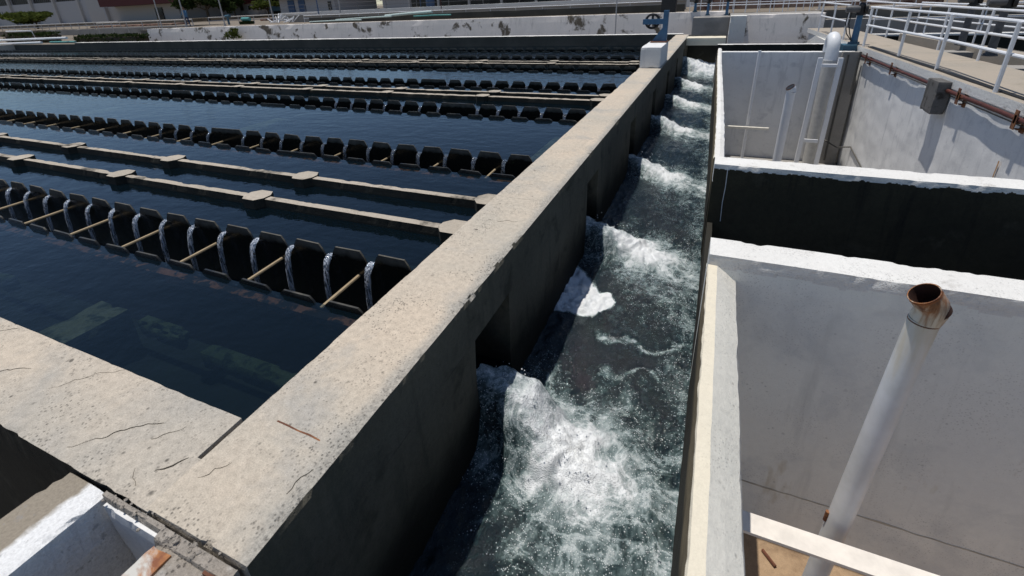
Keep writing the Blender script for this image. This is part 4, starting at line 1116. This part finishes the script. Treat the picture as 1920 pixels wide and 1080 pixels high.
sh = thing('open_shed', (-42.6,41,.4), 'open blue sided shed with a dark interior between the houses', 'shed')
MB().box(-45,-40.8,41,44,.3,2.4).build('back_wall', M['glassdark'], sh); MB().box(-44.9,-41,40.4,40.6,.9,1.4).build('side_panel', M['bluedark'], sh)
MB().box(-45.2,-40.6,40.0,44.2,2.4,2.7).build('roof', M['redroof'], sh)
for x in (-45.1,-40.9): MB().box(x,x+.2,40.2,40.4,.3,2.4).build('post', M['bwall'], sh)
dh = thing('long_shed', (-8,34,.4), 'long dark open shed along the top of the picture', 'shed')
MB().box(-21,14,33,36,.3,2.6).build('back_wall', M['glassdark'], dh); MB().box(-21.4,14.4,30.8,36.4,2.6,3.0).build('roof', M['redroof'], dh)
for i in range(15): MB().box(-20.8+2.4*i,-20.66+2.4*i,31,31.14,.3,2.6).build('post', M['bwall2'], dh)

# retaining wall and rail at the left
mb = MB(); rough(mb, -49,-36.2,22.0,22.3,-.1,.30,.5,.01,.06,resz=.1)
tag(mb.build('retaining_wall', M['bgconc']), 'grey retaining wall below the hall at the far left', 'wall')
railing('railing', 'white railing on the ground before the hall wall', 'railing', [(-57,22.6,.33),(-40.3,22.6,.33)], [(-57+1.05*i,22.6,.33) for i in range(17)], (.40,.20), M['bwall2'], .022, .03)
railing('railing', 'white railing stepping past the annex door', 'railing', [(-39.2,20.6,-.1),(-29.4,20.6,-.1)], [(-39.2+1.63*i,20.6,-.1) for i in range(7)], (.80,.45), M['bwall2'], .025, .03)
railing('railing', 'white railing behind the person in blue', 'railing', [(-28.5,21,.33),(-21.5,22.6,.33)], [(-28.5+1.0*i,21+.2286*i,.33) for i in range(8)], (.42,.22), M['bwall2'], .02, .025)
# brick rubble strips and clutter
for (x0,x1,y0,y1,z,lab) in ((-30,-22,26,27,.50,'low strip of red rubble behind the person in blue'),(-46,-36,23.6,25,.44,'low strip of red rubble before the hall'),(-21,-13,27.5,28.4,.72,'low strip of red rubble before the blue barrel')):
    mb = MB(); rough(mb,x0,x1,y0,y1,.30,z,.25,.08,.3,freq=3,resz=.1); tag(mb.build('rubble_strip', M['redearth']), lab, 'rubble')
mb = MB(); random.seed(3)
for i in range(16):
    x = -22.2+random.uniform(-.7,.9); mb.tube([(x,20.6+random.uniform(-.2,.2),.36),(x+random.uniform(-.6,.6),20.7+random.uniform(-.2,.2),random.uniform(.42,.85))], .022, 6)
tag(mb.build('frame_pile', M['wrail']), 'tangled pile of white metal frames behind the long wall', 'scrap pile')
t = thing('pump', (-24.6,20.4,.33), 'small green pump set on the ground behind the long wall', 'pump')
MB().box(-24.95,-24.25,20.2,20.6,.33,.50).build('base', M['leafd'], t); MB().tube([(-24.9,20.4,.60),(-24.3,20.4,.60)], .10, 12).build('motor', M['teal'], t, True)
t = thing('barrel', (-16.2,26.5,.33), 'blue plastic barrel standing among the rubble', 'barrel')
MB().tube([(-16.2,26.5,.60),(-16.2,26.5,.68),(-16.2,26.5,1.2),(-16.2,26.5,1.24)], [.22,.26,.26,.2], 14).build('drum', M['blueb'], t, True)
MB().tube([(-16.2,26.5,1.24),(-16.2,26.5,1.27)], .21, 14).build('lid', M['bwall'], t, True)
MB().box(-16.5,-15.9,26.2,26.8,.33,.60).build('stand', M['bgconc'], t)
t = thing('valve_stand', (-26.3,20.6,.33), 'dark teal valve stand right of the person in blue', 'valve stand')
MB().tube([(-26.3,20.6,.33),(-26.3,20.6,.75)], .06, 10).build('column', M['bluedark'], t, True); MB().tube([(-26.45,20.6,.78),(-26.1,20.6,.80)], .08, 10).build('head', M['bluedark'], t, True)

# ------------------------------------------------------------------ trees, hedges, shrub
def crown(mb, c, rad, n, leaf, seed, hole=.0):
    rnd = random.Random(seed)
    lobes = [(Vector((rnd.uniform(-.6,.6)*rad[0], rnd.uniform(-.6,.6)*rad[1], rnd.uniform(-.45,.55)*rad[2])), rnd.uniform(.35,.6)) for _ in range(9)]
    for i in range(n):
        lo, lr = rnd.choice(lobes)
        d = Vector((rnd.gauss(0,1),rnd.gauss(0,1),rnd.gauss(0,1))).normalized()*(rnd.random()**.4)*lr
        p = Vector(c)+lo+Vector((d.x*rad[0],d.y*rad[1],d.z*rad[2]))
        a = Vector((rnd.gauss(0,1),rnd.gauss(0,1),rnd.gauss(0,.6))).normalized(); b = a.cross(Vector((rnd.gauss(0,1),rnd.gauss(0,1),rnd.gauss(0,1)))).normalized()
        l = leaf*rnd.uniform(.6,1.4)
        mb.add([p-a*l, p-b*l*.45, p+a*l, p+b*l*.45], [(0,1,2,3)])
def tree(x, y, z0, zc, rad, n, leaf, mat, seed, label, tr=.10):
    t = thing('tree', (x,y,z0), label, 'tree')
    mb = MB(); mb.tube([(x,y,z0),(x+.05,y,(z0+zc)/2),(x,y,zc)], [tr,tr*.75,tr*.4], 8)
    rnd = random.Random(seed+1)
    for i in range(6):
        q = rnd.uniform(0,6.28); mb.tube([(x,y,z0+(zc-z0)*.55),(x+.5*rad[0]*math.cos(q),y+.5*rad[1]*math.sin(q),zc+rnd.uniform(-.2,.4)*rad[2])], [tr*.5,tr*.15], 6)
    mb.build('trunk', M['trunk'], t, True)
    mb = MB(); crown(mb, (x,y,zc), rad, n, leaf, seed); mb.build('crown', M[mat], t)
    return t
tree(-60.8,26.8,.33,1.35,(3.4,2.2,.62),1500,.22,'leaf',1,'low spreading olive green tree in front of the hall wall')
tree(-42.0,31,.33,2.0,(2.4,2,1.25),1500,.22,'leafd',2,'dark bushy tree right of the red roofed annex',.14)
tree(-44.8,36,.33,1.9,(1.1,1,1.0),700,.18,'leafd',3,'narrow dark conifer beside the tiny kiosk')
tree(-43.0,38.5,.33,1.5,(1.5,1.2,.55),700,.18,'leaf',4,'olive green bush in front of the open shed')
tree(-30,42,.33,2.3,(3.2,2.5,1.4),1500,.25,'leaf',6,'olive tree between the blue doored house and the small pale house',.15)
tree(-21.5,45,.33,2.4,(3.4,2.5,1.6),1300,.26,'leafd',8,'dark tree behind the small pale house',.15)
tree(-65.5,46,.33,4.2,(4,3,2),1300,.3,'leafd',12,'dark tree rising behind the gap beside the hall',.2)
def hedge(x0,x1,y0,y1,z0,z1,seed,label,mat='leafd'):
    rnd = random.Random(seed); mb = MB(); n = int((x1-x0)*260)
    for i in range(n):
        u = rnd.random(); p = Vector((x0+(x1-x0)*rnd.random(), y0+(y1-y0)*rnd.random(), z0+(z1-z0)*(rnd.random()**.6)))
        p.z += .05*nz(p.x*3, seed)
        a = Vector((rnd.gauss(0,1),rnd.gauss(0,1),rnd.gauss(0,1))).normalized(); b = a.cross(Vector((rnd.gauss(0,1),rnd.gauss(0,1),rnd.gauss(0,1)))).normalized(); l = rnd.uniform(.04,.09)
        mb.add([p-a*l,p-b*l*.6,p+a*l,p+b*l*.6],[(0,1,2,3)])
    t = thing('hedge', ((x0+x1)/2,(y0+y1)/2,z0), label, 'hedge')
    mb.build('foliage', M[mat], t)
    MB().box(x0+.1,x1-.1,y0+.1,y1-.1,z0,z0+(z1-z0)*.7).build('inner_branches', M['trunk'], t)
hedge(-30.4,-25.2,14.6,15.4,-.1,.24,31,'clipped dark green hedge behind the far pool wall')
hedge(-38,-33.4,14.9,15.7,-.1,.44,33,'clipped dark hedge at the far left behind the white pipes')
mb = MB(); crown(mb, (-20.4,16.0,.12), (.55,.25,.32), 300, .07, 41)
t = thing('shrub', (-20.4,16.0,-1.25), 'small scraggly shrub growing against the long grey wall', 'shrub')
mb.build('foliage', M['leaf'], t); MB().tube([(-20.4,16.0,-1.25),(-20.4,16.0,.1)], .02, 6).build('stem', M['trunk'], t)

# ------------------------------------------------------------------ person in blue, far away by the rail
def person(x, y, z0, label):
    t = bpy.data.objects.new('person', None)
    J = {'pel':(0,0,.95),'sp':(-.02,.0,1.15),'ch':(-.06,0,1.36),'nk':(-.09,0,1.50),'hd':(-.12,0,1.58),'ht':(-.13,0,1.72),
         'hl':(-.0,-.10,.90),'kl':(-.06,-.11,.50),'al':(.02,-.11,.08),'tl':(-.14,-.12,.035),
         'hr':(.0,.10,.90),'kr':(.08,.11,.50),'ar':(.16,.11,.09),'tr':(.02,.12,.035),
         'shl':(-.07,-.19,1.42),'el':(-.18,-.24,1.16),'wl':(-.38,-.20,1.04),'fl':(-.46,-.18,1.03),
         'shr':(-.07,.19,1.42),'er':(-.10,.27,1.14),'wr':(-.30,.22,1.02),'fr':(-.38,.20,1.01)}
    R = {'pel':.13,'sp':.125,'ch':.15,'nk':.06,'hd':.095,'ht':.085,'hl':.09,'kl':.062,'al':.045,'tl':.04,'hr':.09,'kr':.062,'ar':.045,'tr':.04,
         'shl':.065,'el':.045,'wl':.033,'fl':.04,'shr':.065,'er':.045,'wr':.033,'fr':.04}
    E = [('pel','sp'),('sp','ch'),('ch','nk'),('nk','hd'),('hd','ht'),('pel','hl'),('hl','kl'),('kl','al'),('al','tl'),('pel','hr'),('hr','kr'),('kr','ar'),('ar','tr'),
         ('ch','shl'),('shl','el'),('el','wl'),('wl','fl'),('ch','shr'),('shr','er'),('er','wr'),('wr','fr')]
    ks_ = list(J); me = bpy.data.meshes.new('person')
    me.from_pydata([J[k] for k in ks_], [(ks_.index(a),ks_.index(b)) for a,b in E], [])
    o = bpy.data.objects.new('person', me); COL.objects.link(o); o.location = Vector((x,y,z0))*S
    md = o.modifiers.new('skin','SKIN'); ss = o.modifiers.new('sub','SUBSURF'); ss.levels = 1; ss.render_levels = 2
    for v, k in zip(me.skin_vertices[0].data, ks_): v.radius = (R[k],R[k]); v.use_root = (k == 'pel')
    me.materials.append(M['clothes']); tag(o, label, 'person')
    bpy.data.objects.remove(t)
    o['_loc'] = tuple(o.location)
    bm = bmesh.new(); bmesh.ops.create_uvsphere(bm, u_segments=14, v_segments=8, radius=.11)
    mh = bpy.data.meshes.new('hair')
    for v in bm.verts: v.co = Vector((v.co.x*1.0-.115, v.co.y*.95, max(v.co.z,-.02)*.95+1.70))
    bm.to_mesh(mh); bm.free(); mh.materials.append(plain('dark brown hair', (.05,.025,.018), .8)); hh = bpy.data.objects.new('hair', mh); COL.objects.link(hh); hh.parent = o
person(-28.0, 19.3, .33, 'person in a blue shirt and dark trousers leaning forward by the far rail')

for o in bpy.data.objects:
    if '_loc' in o: del o['_loc']
